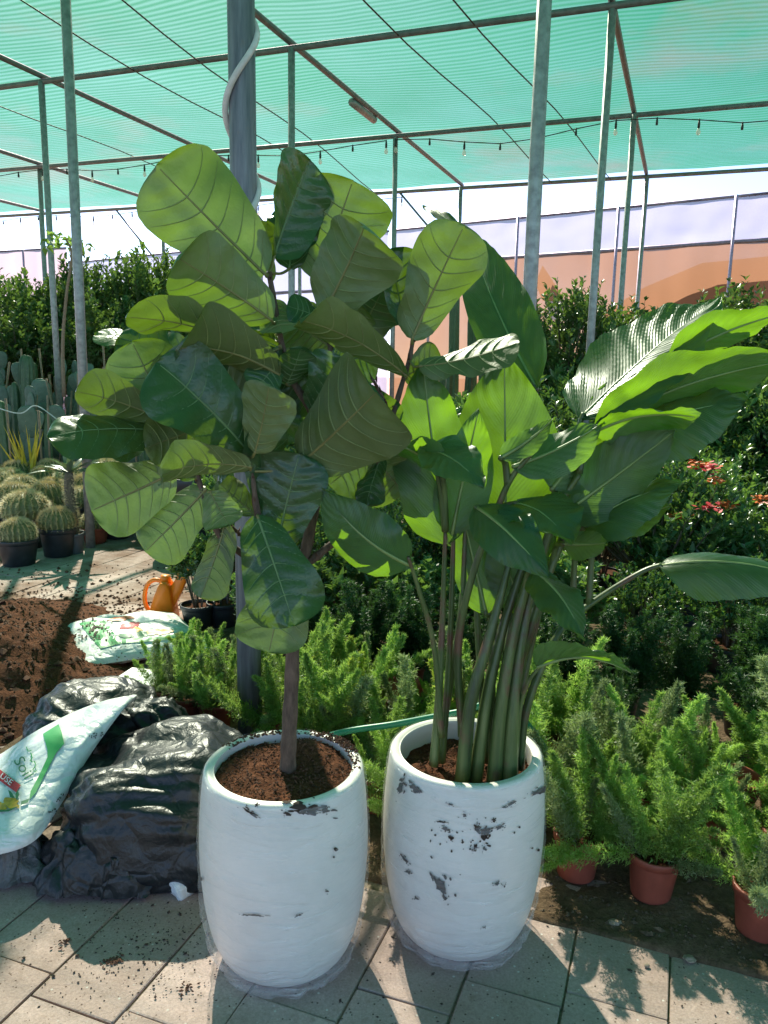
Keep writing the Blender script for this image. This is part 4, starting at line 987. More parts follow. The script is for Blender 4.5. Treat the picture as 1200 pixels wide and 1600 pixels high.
for row, (y, h, x0, x1, st) in enumerate([(4.15, .52, -.5, 2.4, .40), (4.85, .62, -.8, 2.6, .44), (5.7, .76, -.95, 3.2, .5), (6.7, .92, -1.1, 3.8, .56), (7.9, 1.12, -1.2, 4.4, .64)]):
    x = x0
    while x < x1:
        xx, yy = x + rfn.uniform(-.1, .1), y + rfn.uniform(-.15, .15) - 0.12 * x
        if not (row == 1 and 1.15 < x < 1.75):
            shrub(xx, yy, h * rfn.uniform(.85, 1.15), ('low glossy leaved shrub in the first shrub row behind the conifer seedlings', 'low glossy leaved shrub in the second shrub row behind the conifer seedlings', 'knee high glossy shrub in the third shrub row behind the conifer seedlings', 'waist high glossy shrub in the fourth shrub row, before the tallest rows', 'tall glossy shrub in the fifth shrub row, before the screens')[row], sg1)
        x += st * rfn.uniform(.85, 1.1)
shrub(1.72, 4.9, 1.02, 'glossy shrub topped with clusters of red flowers', None, ('petal_red', 9))
shrub(2.0, 5.0, .95, 'glossy shrub with one orange flower cluster', None, ('petal_orange', 6))
shrub(.25, 5.1, .80, 'glossy shrub dotted with small orange blooms between the fig and the paradise plant', None, ('petal_orange', 5))
shrub(.85, 6.6, 1.05, 'glossy shrub with tiny yellowish orange buds in front of the column cacti', None, ('petal_orange', 6))
# trees along the fence
for k, (x, y, h) in enumerate([(1.3, 8.7, 1.35), (2.0, 8.5, 1.5), (2.7, 8.3, 1.45), (3.4, 8.1, 1.6), (4.1, 7.9, 1.55), (4.8, 7.8, 1.6), (1.7, 9.2, 1.7), (2.6, 9.0, 1.75), (3.5, 8.8, 1.8), (4.4, 8.5, 1.8), (0.9, 9.3, 1.3)]):
    shrub(x, y, h, 'tall leafy shrub in the last row before the trees and the tan screen', 'tall shrubs before the tan screen', pr=.2, ph=.25)
trm = [shrub_mesh(90 + i, 0.95, 1.75, 420, 9, 0.10, 0.24, M['treeleaf'], 0.15) for i in range(3)]
def tree(x, y, h, w, label, group):
    t = thing('leafy_tree', label, 'tree', (x, y, -0.02), rfn.uniform(0, 6), group); i = rfn.randrange(3)
    th = h * 0.32; s = (h - th) / 1.75
    ob('crown', trm[i][0], t, (0, 0, th), None, (w, w, s)); ob('limbs', trm[i][1], t, (0, 0, th), None, (w, w, s))
    c = [(0, 0, -0.05), (0.03, 0.02, th * .6), (-.02, 0.03, th), (0.03, -.03, th + .4 * s)]
    MB().tube(curve(c, 14), [.06 * (1 - .5 * q / 14) for q in range(15)], 9).build('trunk', M['bark2'], t)
for x, y, h, w in [(2.15, 9.6, 2.55, .8), (2.95, 9.6, 2.3, .85), (3.9, 9.3, 2.5, .9), (4.9, 8.8, 2.3, .9), (3.4, 10.6, 2.3, .9), (5.6, 9.4, 2.3, 1.0)]:
    tree(x, y, h, w, 'bushy green tree in front of the orange tan screen', 'trees along the tan screen')
for x, y, h, w in [(-6.2, 12.6, 2.9, .9), (-5.3, 12.1, 2.8, .85), (-4.5, 12.4, 3.1, .9), (-3.7, 12.6, 3.25, .95), (-2.9, 12.2, 2.7, .8), (-6.9, 11.8, 2.6, .9), (-5.0, 11.2, 2.3, .9), (-4.0, 11.3, 2.4, .9), (-2.2, 12.9, 2.4, .8), (-1.2, 12.2, 2.3, .8)]:
    tree(x, y, h, w, 'dense dark green tree behind the cactus rows', 'trees behind the cactus rows')
# tall thin sapling with bare stem at the left posts
t = thing('bare_sapling', 'tall thin pale sapling with few leaves rising behind the cacti', 'sapling')
sp_ = [P(100, 620, 8.8), P(98, 540, 8.8), P(104, 460, 8.8), P(112, 400, 8.8), P(103, 372, 8.8)]
MB().tube(curve(sp_, 20), [.022 * (1 - .6 * i / 20) for i in range(21)], 7).build('stem', M['stake'], t)
r_ = np.random.default_rng(5); n_ = 40; base_ = np.array(P(104, 378, 8.8)); pos = base_ + r_.normal(0, .1, (n_, 3)) * [1.3, 1.3, .5]
v, f = leafquads(pos, r_.normal(0, 1, (n_, 3)), np.array([0, 0, 1]) + r_.normal(0, .4, (n_, 3)), np.full(n_, .13), np.full(n_, .03))
ob('foliage', npmesh('foliage', v, f, M['fern']), t); rebase(t, G(100, 722))
# ------------------------------------------------------------------ cacti
def cactus_mat(name, c1, c2, sc=20):
    t = NT(name); co = t.coord('Object'); f = t.noise(co, sc, 5); r = t.objrand()
    vo = t.add('TexVoronoi'); vo.inputs['Scale'].default_value = 32; t.l.new(co, vo.inputs['Vector'])
    c = t.ramp(t.math('ADD', t.math('MULTIPLY', f, .7), t.math('MULTIPLY', r, .3)), [(.3, c1), (.7, c2)])
    t.p(Base_Color=t.mix(t.ramp(vo.outputs['Distance'], [(.07, .7), (.12, 0.0)]), c, (.4, .34, .22)), Roughness=.55); t.bump(f, .3, .006); return t.m
M['pad'] = cactus_mat('prickly_pad', (0.045, 0.085, 0.062), (0.105, 0.165, 0.12))
M['column'] = cactus_mat('column_cactus', (0.035, 0.075, 0.04), (0.09, 0.15, 0.07))
M['barrel'] = cactus_mat('barrel_cactus', (0.085, 0.10, 0.035), (0.15, 0.165, 0.06))
M['spine'] = simple('cactus_spine', (0.78, 0.62, 0.34), 0.6, var=0.4, scale=30, bump=0)
M['yellowleaf'] = simple('yellow_leaf', (0.55, 0.42, 0.03), 0.5, var=0.3)
def padmesh(seed, w, h, th):
    m = MB(); nu, nv = 16, 22; r = random.Random(seed); e = r.uniform(-.1, .1)
    for i in range(nu + 1):
        a = math.pi * i / nu
        for j in range(nv):
            b = 2 * math.pi * j / nv
            zz = -math.cos(a); rr = math.sin(a) ** 0.75 * (0.82 + 0.18 * zz)
            m.v.append(Vector((w * rr * math.cos(b) + e * w * zz, th * rr * math.sin(b), h * (zz * .5 + .5))))
    for i in range(nu):
        for j in range(nv):
            j2 = (j + 1) % nv; m.f.append((i * nv + j, i * nv + j2, i * nv + nv + j2, i * nv + nv + j))
    return m.mesh('pad', M['pad'])
pads = [padmesh(i, .105, .30, .022) for i in range(3)]
def colmesh(r, h, ribs, taper=0.1):
    pr = [(r * .9, 0)] + [(r * (1 - taper * q), h * q) for q in np.linspace(.05, .9, 10)] + [(r * (.85 - taper), h * .95), (r * .5, h * .985), (0.0, h)]
    return MB().lathe(pr, ribs * 4, lambda v, a, i: Vector((v.x * (1 + .14 * math.cos(a * ribs)), v.y * (1 + .14 * math.cos(a * ribs)), v.z))).mesh('column', M['column'])
cols_ = [colmesh(.055, 1.3, 7), colmesh(.045, 1.1, 6), colmesh(.07, 1.45, 9)]
rc = random.Random(31)
def prickly(x, y, label, group, h=1.4):
    t = thing('prickly_pear_cactus', label, 'cactus', (x, y, -.02), rc.uniform(-.5, .5), group)
    pot_parts(t, .15, .24, 'blackpot')
    z = .2; base = Vector((0, 0, z)); stack = [(base, 0.0, 0)]; cnt = 0
    while stack and cnt < 9:
        b, an, lv = stack.pop(0); s = rc.uniform(1.0, 1.4) * (1.15 if lv == 0 else 1 - .08 * lv)
        ob('pad', pads[rc.randrange(3)], t, b, (rc.uniform(-.15, .15), an, rc.uniform(-.7, .7)), (s, s, s)); cnt += 1
        topp = b + Vector((math.sin(an) * .28 * s, 0, math.cos(an) * .28 * s))
        if topp.z < h - .2:
            for k in range(rc.choice((1, 1, 2))): stack.append((topp + Vector((rc.uniform(-.04, .04), rc.uniform(-.02, .02), -.02)), an * .5 + rc.uniform(-.45, .45), lv + 1))
def column(x, y, label, group, n=2, hs=1.0):
    t = thing('column_cactus', label, 'cactus', (x, y, -.02), rc.uniform(0, 6), group)
    pot_parts(t, .15, .24, 'blackpot')
    for k in range(n):
        a = rc.uniform(0, 6.28); d = .07 if n > 1 else 0
        ob('column', cols_[rc.randrange(3)], t, (math.cos(a + k * 2.2) * d, math.sin(a + k * 2.2) * d, .2), (rc.uniform(-.05, .05), rc.uniform(-.05, .05), rc.uniform(0, 6)), (1, 1, hs * rc.uniform(.75, 1.1)))
    
pg, cg = 'prickly pears in the cactus rows', 'column cacti in the cactus rows'
for row, y in enumerate((8.3, 8.9, 9.6, 10.2)):
    x = -.50 * y - .15 + rc.uniform(0, .2)
    while x < -.30 * y + .5:
        if rc.random() < .62: prickly(x, y + rc.uniform(-.15, .15), 'flat padded grey green prickly pear standing in the packed cactus rows', pg, 1.15 + .13 * row + rc.uniform(-.15, .2))
        else: column(x, y + rc.uniform(-.15, .15), 'ribbed green column cactus standing in the packed cactus rows', cg, rc.choice((1, 2)), .85 + .1 * row)
        if rc.random() < .8:
            sx = x + rc.uniform(-.15, .15); sy = y - .22 + rc.uniform(-.1, .1); hh = 1.25 + .12 * row + rc.uniform(-.3, .2)
            o = MB().tube([(0, 0, -.02), (rc.uniform(-.05, .05), 0, hh * .5), (rc.uniform(-.1, .1), 0, hh)], .011, 6).build('wood_stake', M['stake'], loc=(sx, sy, 0))
            tag(o, 'thin wooden stake stuck among the cactus rows', 'stake', 'stakes among the cacti')
        x += rc.uniform(.2, .3)
for px, Y, hs in ((700, 11.0, 1.35), (712, 11.4, 1.75), (728, 11.2, 1.35), (742, 11.6, 1.5), (756, 11.0, 1.55), (690, 11.6, 1.2), (772, 11.4, 1.4)):
    q = P(px, 560, Y); column(q.x, Y, 'tall dark column cactus in front of the pale screen behind the paradise plant', 'tall column cacti by the screen', 1, hs)
t = thing('yellow_leaved_plant', 'spiky yellow leaved plant between prickly pears', 'plant', (-3.62, 8.0, 0))
pot_parts(t, .12, .2, 'terra')
for k in range(26):
    a = rc.uniform(0, 6.28); s = rc.uniform(.5, .8); tl = rc.uniform(.05, .35)
    d = Vector((math.cos(a) * math.sin(tl), math.sin(a) * math.sin(tl), math.cos(tl))); sd = d.cross(Vector((0, 1, .1))).normalized() * .014; b = Vector((rc.uniform(-.05, .05), rc.uniform(-.05, .05), .18))
    bend = Vector((math.cos(a), math.sin(a), -.3)) * .06
    mm = MB().add([b - sd * .5, b + sd * .5, b + d * s * .5 + sd, b + d * s * .5 - sd, b + d * s + bend, b + d * s * .5 + Vector((0, 0, .004))], [(0, 1, 5), (1, 2, 5), (0, 5, 3), (3, 5, 4), (5, 2, 4)])
    mm.build('leaf', M['yellowleaf'], t, smooth=False)
# twine tied across the front of the cactus rows
mm = MB().tube(curve([P(-20, 632, 8.0), P(30, 646, 7.95), P(55, 634, 7.95), P(85, 652, 7.95), P(130, 690, 8.0)], 30), .006, 5)
tag(mm.build('twine', M['cord']), 'pale twine tied across the front of the cactus rows', 'twine')
# barrel cacti
def barrel_mesh(seed, ribs=20):
    r = random.Random(seed); m = MB(); pr = []
    for i in range(17):
        a = math.pi * (i / 16) ; pr.append((math.sin(a) ** .9 if 0 < i < 16 else 0.0, -math.cos(a) * .86))
    m.lathe(pr, ribs * 4, lambda v, a, i: Vector((v.x * (1 + .07 * math.cos(a * ribs)), v.y * (1 + .07 * math.cos(a * ribs)), v.z)))
    s = MB()
    for k in range(ribs):
        a = 2 * math.pi * k / ribs
        for i in range(2, 18):
            b = math.pi * (0.30 + .69 * i / 18); rr = math.sin(b) ** .9 * 1.07; p = Vector((rr * math.cos(a), rr * math.sin(a), -math.cos(b) * .86)); n = Vector((math.sin(b) * math.cos(a), math.sin(b) * math.sin(a), -math.cos(b)))
            for q in range(7):
                d = (n * .8 + Vector((r.uniform(-1, 1), r.uniform(-1, 1), r.uniform(-1, 1)))).normalized() * r.uniform(.16, .30); e = d.cross(Vector((.3, .5, 1))).normalized() * .017
                s.add([p - e, p + e, p + d], [(0, 1, 2)])
    return m.mesh('body', M['barrel']), s.mesh('spines', M['spine'], False)
bms = [barrel_mesh(i) for i in range(2)]
def barrel(x, y, r, label, group=None, pr=.14, ph=.22, mat='blackpot', zoff=0.0):
    t = thing('barrel_cactus', label, 'cactus', (x, y, zoff), rc.uniform(0, 6), group)
    pot_parts(t, pr, ph, mat); i = rc.randrange(2)
    o = ob('body', bms[i][0], t, (0, 0, ph * .86 + r * .55), None, r); tag(ob('spines', bms[i][1], o), kind='stuff')
barrel(-2.80, 5.95, .125, 'small round barrel cactus in black pot beside a bigger potted one', pr=.15, ph=.2)
barrel(-2.62, 6.25, .132, 'round golden spined barrel cactus in wide black pot beside the trunked succulent', pr=.14, ph=.23)
barrel(-2.50, 6.75, .105, 'round barrel cactus in low terracotta bowl at the paving edge', pr=.115, ph=.14, mat='terra')
barrel(-3.0, 6.55, .17, 'large barrel cactus in black pot behind the small potted barrel cactus', pr=.17, ph=.26)
bg, bl = 'barrel cacti massed behind the front pots', 'golden spined barrel cactus in black pot massed among its kind'
for row, (y, z) in enumerate(((7.0, .02), (7.35, .06), (7.7, .10), (8.0, .12))):
    x = -.50 * y - .1 + .1 * (row % 2)
    while x < -.29 * y:
        barrel(x, y + rc.uniform(-.06, .06), rc.uniform(.13, .175), bl, bg, ph=.26 + z); x += rc.uniform(.27, .34)
barrel(-2.05, 7.3, .18, 'large orange spined barrel cactus standing by the paving behind the fig leaves', pr=.18, ph=.3)
# trunked succulent
t = thing('trunk_succulent', 'spiny grey trunked succulent with a star of narrow leaves in grey pot', 'succulent', (-2.535, 6.35, 0))
pot_parts(t, .095, .17, 'greypot')
tk = MB().lathe([(.036, .12), (.042, .2), (.040, .35), (.038, .5), (.036, .62), (.028, .66), (0.0, .67)], 16, lambda v, a, i: v + Vector((.012 * math.sin(v.z * 9), 0, 0)))
tk.build('trunk', M['bark2'], t)
sm_ = MB()
for k in range(420):
    a = rc.uniform(0, 6.28); z = rc.uniform(.16, .65); p = Vector((.039 * math.cos(a) + .012 * math.sin(z * 9), .039 * math.sin(a), z)); d = Vector((math.cos(a), math.sin(a), rc.uniform(-.5, .5))) * .028; e = Vector((0, 0, .0025))
    sm_.add([p - e, p + e, p + d], [(0, 1, 2)])
tag(sm_.build('spines', M['spine'], t, smooth=False), kind='stuff')
M['succ'] = leaf_mat('succulent_leaf', (0.10, 0.15, 0.11), (0.17, 0.20, 0.16), (0.15, 0.25, 0.06), .3, .45, .2)
for k in range(15):
    a = k * 2.4; tl = 1.15 + .35 * math.sin(k * 1.7); L = rc.uniform(.25, .36)
    if k == 3: tl = .15; L = .26
    d = Vector((math.cos(a) * math.sin(tl), math.sin(a) * math.sin(tl), math.cos(tl)))
    b0 = Vector((0, 0, .655)); n0 = Vector((0, 0, 1))
    sf, mid_, _, _ = leafgeo(b0, b0 + d * L, .05, n0 if tl > .3 else Vector((0, -1, 0)), bend=.06, fold=.3, prof=BOPP, kind='bop', seed=k, droop=.08)
    m = MB().grid(14, 7, lambda u, v: sf(u, 2 * v - 1)[0]); m.build('leaf', M['succ'], t)
# ------------------------------------------------------------------ PART4
# ------------------------------------------------------------------ soil heap and crumbs
def heapz(x, y):
    h = 0.30 * math.exp(-(((x + 1.86) / .42) ** 2 + ((y - 3.55) / .42) ** 2)) + 0.10 * math.exp(-(((x + 2.1) / .35) ** 2 + ((y - 4.2) / .5) ** 2)) + .12 * math.exp(-(((x + 2.3) / .6) ** 2 + ((y - 4.3) / .6) ** 2))
    return h - 0.028 + 0.02 * fb((x * 5, y * 5, 9.1), 4) * min(1, h * 9) + 0.035 * fb((x * 11, y * 11, 3.0), 4) * min(1, h * 5)
mb = MB(); mb.grid(110, 110, lambda u, v: (lambda x, y: (x, y, heapz(x, y)))(-3.3 + 2.6 * u, 2.75 + 2.9 * v))
tag(mb.build('soil_heap', M['soil']), 'heap of loose reddish brown potting soil spilling over the paving', 'soil heap')
def crumbs(name, mat, n, posf, s0, s1, seed):
    r = random.Random(seed); m = MB()
    for k in range(n):
        x, y, z = posf(r); s = r.uniform(s0, s1) * (1 if r.random() < .9 else 2)
        c = Vector((x, y, z + s * .3)); d = Vector((r.uniform(-1, 1), r.uniform(-1, 1), r.uniform(-.2, .2))).normalized() * s * r.uniform(1, 1.9); e = d.cross(Vector((0, 0, 1))).normalized() * s; u = Vector((0, 0, s * .7))
        m.add([c + d, c + e, c - d, c - e, c + u, c - u], [(0, 1, 4), (1, 2, 4), (2, 3, 4), (3, 0, 4), (1, 0, 5), (2, 1, 5), (3, 2, 5), (0, 3, 5)])
    return tag(m.build(name, M[mat], smooth=False), kind='stuff')
def near_heap(r):
    while True:
        x, y = r.uniform(-3.0, -1.0), r.uniform(2.9, 6.0)
        h = heapz(x, y)
        if r.random() < math.exp(-max(0, y - 4.3) * 1.1) * (1 if h > -.02 else .55): return x, y, max(0.002, h)
tag(crumbs('soil_crumbs', 'soil_bit', 5200, near_heap, .003, .010, 5), 'loose brown soil crumbs strewn over and around the soil heap', 'soil')
def on_paving(r):
    if r.random() < .62:
        x, y = r.gauss(-.62, .14), r.gauss(1.88, .10)
    else: x, y = r.uniform(-1.0, .9), r.uniform(1.62, 2.1)
    return x, y, .001
tag(crumbs('dirt_specks', 'mud', 700, on_paving, .0009, .0028, 6), 'small dark dirt specks scattered on the pavers by the planters', 'dirt')
tag(crumbs('dirt_clumps', 'soil_bit', 90, lambda r: (lambda q, s: (q.x + r.gauss(0, s), q.y + r.gauss(0, s), .002))(G(*r.choice(((175, 1505), (292, 1545), (178, 1502), (95, 1475)))), .012), .0015, .004, 7), 'tiny brown clumps of spilt soil on the pavers', 'dirt')
def in_bed(r):
    a, b = 2.1 + 1.2 * r.random() ** 2, r.uniform(-1.6, 2.3); p = AB(a, b); return p.x, p.y, bedz(p.x, p.y)
M['litter'] = simple('dry_litter', (.12, .08, .05), .95, var=.6, scale=70)
tag(crumbs('bed_litter', 'litter', 2600, in_bed, .0015, .006, 8), 'dry litter and clods on the bare earth under the fern pots', 'litter')
M['stone'] = simple('grey_stone', (.26, .20, .15), .85, scale=40)
for k, (px, py, s, lab) in enumerate([(1076, 1503, .012, 'pale grey stone chip on the paving edge below the ferns'), (962, 1446, .013, 'flat tan stone lying on the earth by the fern pots'), (1010, 1512, .006, 'tiny pale pebble on the paving')]):
    bm = bmesh.new(); bmesh.ops.create_icosphere(bm, subdivisions=3, radius=s)
    for v in bm.verts: v.co = Vector((v.co.x * 1.4, v.co.y, v.co.z * .6)) * (1 + .5 * fb(v.co * 60 + Vector((k, 0, 0)), 3))
    m = bpy.data.meshes.new('pebble'); bm.to_mesh(m); bm.free(); m.materials.append(M['stone'])
    g = G(px, py); tag(ob('pebble', m, None, (g.x, g.y, s * .45 + .004)), lab, 'pebble')

# ------------------------------------------------------------------ bags
def ridge(p, s, o=3): return 1 - 2.2 * abs(fb(p, o, s))
def crumple(p, sd, k=1.0):
    q = Vector(p) + Vector((sd, sd * .7, -sd))
    w = q + Vector((fb(q, 2, 3), fb(q + Vector((5, 1, 2)), 2, 3), fb(q + Vector((9, 4, 1)), 2, 3))) * .12
    return k * (.028 * ridge(w, 2.2, 1) + .010 * ridge(w, 5, 1) + .0035 * ridge(w, 12, 1))
def blobbag(name, label, cat, cen, rad, seed, mat, pw=.8, amp=1.0, shape=None, n=(120, 170)):
    m = MB(); nu, nv = n; AX = Vector((0, 0, 1)).rotation_difference(Vector((-.85, .5, .12)).normalized()).to_matrix()
    for i in range(nu + 1):
        a = math.pi * i / nu
        for j in range(nv):
            b = 2 * math.pi * j / nv
            d = AX @ Vector((math.sin(a) * math.cos(b), math.sin(a) * math.sin(b), -math.cos(a)))
            e = Vector([math.copysign(abs(q) ** pw, q) for q in d])
            p = Vector((e.x * rad[0], e.y * rad[1], e.z * rad[2]))
            p *= 1 + .13 * fb(d * 1.5 + Vector((seed, 0, 0)), 2)
            pl = ridge((math.cos(b) * 1.9 + seed, math.sin(b) * 1.9, math.cos(a) * .9), 1.3, 2) + .5 * ridge((math.cos(b + a * .8) * 2.2, math.sin(b + a * .8) * 2.2 + seed, a), 2.1, 1)
            p += d * (crumple(p, seed, amp * .75) + amp * .010 * pl * (.35 + math.sin(a * .5 + .8) ))
            if shape: p = shape(p)
            p = p + Vector(cen)
            if p.z < .006: p.z = .006 + .002 * math.sin(p.x * 40)
            m.v.append(p)
    for i in range(nu):
        for j in range(nv):
            j2 = (j + 1) % nv; m.f.append((i * nv + j, i * nv + j2, i * nv + nv + j2, i * nv + nv + j))
    o = m.build(name, M[mat]); tag(o, label, cat); return o, m
c = G(225, 1330)
def sh1(p):
    p = p.copy(); p.z += -.10 * max(0, -p.x - .05) - .25 * max(0, p.x - .12); return p
blobbag('black_plastic_bag', 'large crumpled black plastic bag slumped against the fig planter', 'bag', (-.67, 2.40, .115), (.31, .27, .19), 3.1, 'blackbag', .66, 1.3, sh1)
blobbag('black_plastic_bag', 'black plastic bag bulging behind the printed soil bag', 'bag', (-1.12, 2.92, .10), (.25, .22, .155), 8.3, 'blackbag', .8, 1.1, n=(90, 120))
blobbag('black_plastic_bag', 'small knotted black plastic bag behind the slumped black bag', 'bag', (-.86, 2.86, .10), (.12, .10, .15), 5.3, 'blackbag', .9, 1.2, n=(70, 90))
def sheet(name, label, cat, corners, hgt, seed, mat, n=60, amp=1.0):
    c0, c1, c2, c3 = [Vector(q) for q in corners]; m = MB()
    def fn(u, v):
        e = .12 * fb((u * 4, v * 4, seed), 2)
        u2 = u + (e if 0 < u < 1 else .05 * fb((v * 9, seed, u), 3)); v2 = v + (.05 * fb((u * 9, seed + 3, v), 3))
        p = c0 * (1 - u2) * (1 - v2) + c1 * u2 * (1 - v2) + c2 * u2 * v2 + c3 * (1 - u2) * v2
        h = hgt * (math.sin(math.pi * min(1, max(0, u))) ** .5) * (math.sin(math.pi * min(1, max(0, v))) ** .5)
        q = Vector((p.x, p.y, 0)); z = h * (.55 + .7 * abs(fb(q + Vector((seed, 0, 0)), 3, 7))) + 1.6 * amp * max(-.01, crumple(q * 1.6, seed)) * (.4 + h / max(hgt, .001))
        return Vector((p.x + .02 * fb(q, 3, 14), p.y + .02 * fb(q + Vector((3, 3, 3)), 3, 14), max(.005, p.z + z + .006)))
    m.grid(n, n, fn); return tag(m.build(name, M[mat]), label, cat)
sheet('black_plastic_scrap', 'torn black plastic lying in folds on the pavers before the bags', 'plastic', [G(60, 1412), G(225, 1412), G(310, 1345), G(60, 1330)], .09, 2.2, 'blackbag', 80, 1.4)
M['greyscrap'] = plastic_mat('dull_grey_polythene', (.10, .105, .105), .4)
sheet('black_plastic_scrap', 'ball of dull greyish torn plastic on the pavers below the printed bag', 'plastic', [G(-45, 1395), G(72, 1390), G(75, 1330), G(-45, 1330)], .11, 6.6, 'greyscrap', 60, 1.5)
# printed soil bag, lying half open across the black bags
st_ = [((172, 1104, 2.80), (214, 1086, 2.72)), ((120, 1116, 2.74), (196, 1104, 2.58)), ((60, 1142, 2.62), (142, 1178, 2.42)), ((-10, 1186, 2.5), (92, 1262, 2.25)), ((-90, 1230, 2.42), (48, 1318, 2.12)), ((-150, 1262, 2.36), (-40, 1345, 2.05))]
le = curve([P(*a) for a, b in st_], 60); re_ = curve([P(*b) for a, b in st_], 60)
cent_ = Vector((-1.1, 2.6, .1))
def bagfn(u, v, sg):
    k = u * 60; i = min(59, int(k)); f = k - i
    a = le[i].lerp(le[i + 1], f); b = re_[i].lerp(re_[i + 1], f); p = a.lerp(b, v)
    n = Vector((.25, -.62, .74)); h = (.075 * min(1, u * 2.2 + .1)) * math.sin(math.pi * v) ** .55
    if sg < 0: h = -.10 * math.sin(math.pi * v) ** .7
    q = p + n * h; return q + n * (.55 * crumple(p * .9, 1.9, 1.0) * min(1, 8 * v * (1 - v)) + .010 * math.sin(u * 26 + v * 5) * (1 - u) ** 2 * math.sin(math.pi * v))
mb = MB(); mb.grid(90, 50, lambda u, v: bagfn(u, v, 1)); nf = len(mb.f); mb.grid(40, 24, lambda u, v: bagfn(u, v, -1))
sb = thing('soil_bag', 'half empty white printed soil bag with green band lying across black bags', 'bag')
mb.build('sack', M['whitebag'], sb); bvb = BVHTree.FromPolygons(mb.v, mb.f[:nf])
def decal(parent, bv, mat, name, polys, cuts=2, off=.004): return px_poly_mesh(polys, bv, off, mat, name, parent, cuts)
decal(sb, bvb, 'print_green', 'green_band', [[(68, 1148), (92, 1133), (97, 1146), (101, 1163), (88, 1178), (75, 1184), (75, 1172)], [(75, 1184), (88, 1178), (72, 1208), (56, 1240), (46, 1251), (48, 1238), (62, 1212)]], 3)
decal(sb, bvb, 'print_red', 'red_label', [[(-42, 1178), (0, 1203), (33, 1228), (26, 1239), (0, 1221), (-42, 1196)]], 3)
decal(sb, bvb, 'print_yellow', 'flower_print', [splat(18, 1256, 13, 8, 3, .2, 16, .3), splat(2, 1262, 9, 7, 5, .2, 14, .3), splat(-14, 1256, 9, 7, 6, 0, 12, .3)], 2)
decal(sb, bvb, 'print_dkgreen', 'leaf_print', [[(14, 1236), (19, 1239), (25, 1250), (17, 1247)], [(29, 1236), (31, 1244), (26, 1253), (25, 1243)], [(-20, 1266), (10, 1268), (34, 1260), (14, 1270), (-20, 1272)], [(34, 1254), (46, 1250), (44, 1256), (33, 1260)]], 1, .006)
def stroke(pts, w):
    out = []; pts = [Vector((*q, 0)) for q in pts]; L = []; Rr = []
    for i, p in enumerate(pts):
        t = (pts[min(i + 1, len(pts) - 1)] - pts[max(0, i - 1)]).normalized(); n = Vector((-t.y, t.x, 0)) * w * .5
        L.append(p + n); Rr.append(p - n)
    return [[(L[i].x, L[i].y), (L[i + 1].x, L[i + 1].y), (Rr[i + 1].x, Rr[i + 1].y), (Rr[i].x, Rr[i].y)] for i in range(len(pts) - 1)]
decal(sb, bvb, 'print_green', 'script_mark', stroke([(42, 1168), (45, 1175), (50, 1174)], 1.7) + stroke([(49, 1177), (51, 1185), (48, 1190), (52, 1192)], 1.7) + stroke([(54, 1190), (57, 1197), (52, 1204), (55, 1208), (58, 1204)], 1.6), 1)
def text_polys(txt, ox, oy, size, angdeg, slant=0.0):
    cu = bpy.data.curves.new('txt', 'FONT'); cu.body = txt; cu.size = 1.0; cu.resolution_u = 4
    o = bpy.data.objects.new('txt', cu); col.objects.link(o); dg = bpy.context.evaluated_depsgraph_get(); dg.update()
    m = bpy.data.meshes.new_from_object(o.evaluated_get(dg)); a = math.radians(angdeg); out = []
    vv = []
    for v in m.vertices:
        x, y = v.co.x * size + v.co.y * size * slant, -v.co.y * size
        vv.append((ox + x * math.cos(a) - y * math.sin(a), oy + x * math.sin(a) + y * math.cos(a)))
    out = [[vv[i] for i in p.vertices] for p in m.polygons]
    bpy.data.objects.remove(o); bpy.data.curves.remove(cu); bpy.data.meshes.remove(m); return out
def bold(polys, d): return polys + [[(x + d, y) for x, y in p] for p in polys] + [[(x, y + d) for x, y in p] for p in polys]
decal(sb, bvb, 'print_dkgreen', 'lettering', text_polys('Soil', 22, 1190, 25, 60), 1, .006)
decal(sb, bvb, 'print_white', 'lettering', text_polys('AND USE', -26, 1196, 13.5, 38), 0, .0085)
rm = random.Random(2); dots = []
for (x0, y0, x1, y1, n) in ((138, 1151, 156, 1146, 5), (105, 1240, 112, 1226, 4), (88, 1250, 100, 1238, 4), (76, 1272, 86, 1262, 4), (80, 1280, 88, 1270, 3)):
    for k in range(n * 3):
        f = rm.random(); x = x0 + (x1 - x0) * f + rm.uniform(-3, 3); y = y0 + (y1 - y0) * f + rm.uniform(-3, 3); dots.append([(x, y), (x + 1.4, y + .5), (x + .9, y + 2.2), (x - .5, y + 1.7)])
decal(sb, bvb, 'print_black', 'stamped_code', dots, 0, .005)
rebase(sb, (-1.05, 2.45, 0))
# full soil bag by the watering can
cc = [G(128, 1056), G(335, 1024), None, G(88, 986, .03)]; cc[2] = cc[1] + (cc[3] - cc[0])
def bag2(u, v, sg):
    p = cc[0] * (1 - u) * (1 - v) + cc[1] * u * (1 - v) + cc[2] * u * v + cc[3] * (1 - u) * v
    e = (1 - abs(2 * u - 1) ** 3.2) ** .6 * (1 - abs(2 * v - 1) ** 3.2) ** .6
    inn = .05 * (1 - abs(2 * v - 1) ** 2) * (1 if True else 0)
    p = p + (cc[1] - cc[0]) * inn * (.5 - u) * .6
    h = .085 * e * (1 + .16 * fb((u * 3, v * 3, 2), 2) - .14 * math.exp(-((u - .52) / .1) ** 2)) if sg > 0 else -.05 * e
    z = .045 + h + .012 * ridge((u, v, .3), 5, 2) * e * sg
    return Vector((p.x, p.y, max(.02, z)))
mb = MB(); mb.grid(70, 60, lambda u, v: bag2(u, v, 1)); nf = len(mb.f); mb.grid(30, 30, lambda u, v: bag2(u, v, -1))
fbag = thing('soil_bag', 'full white and green soil bag lying on the soil before the orange watering can', 'bag')
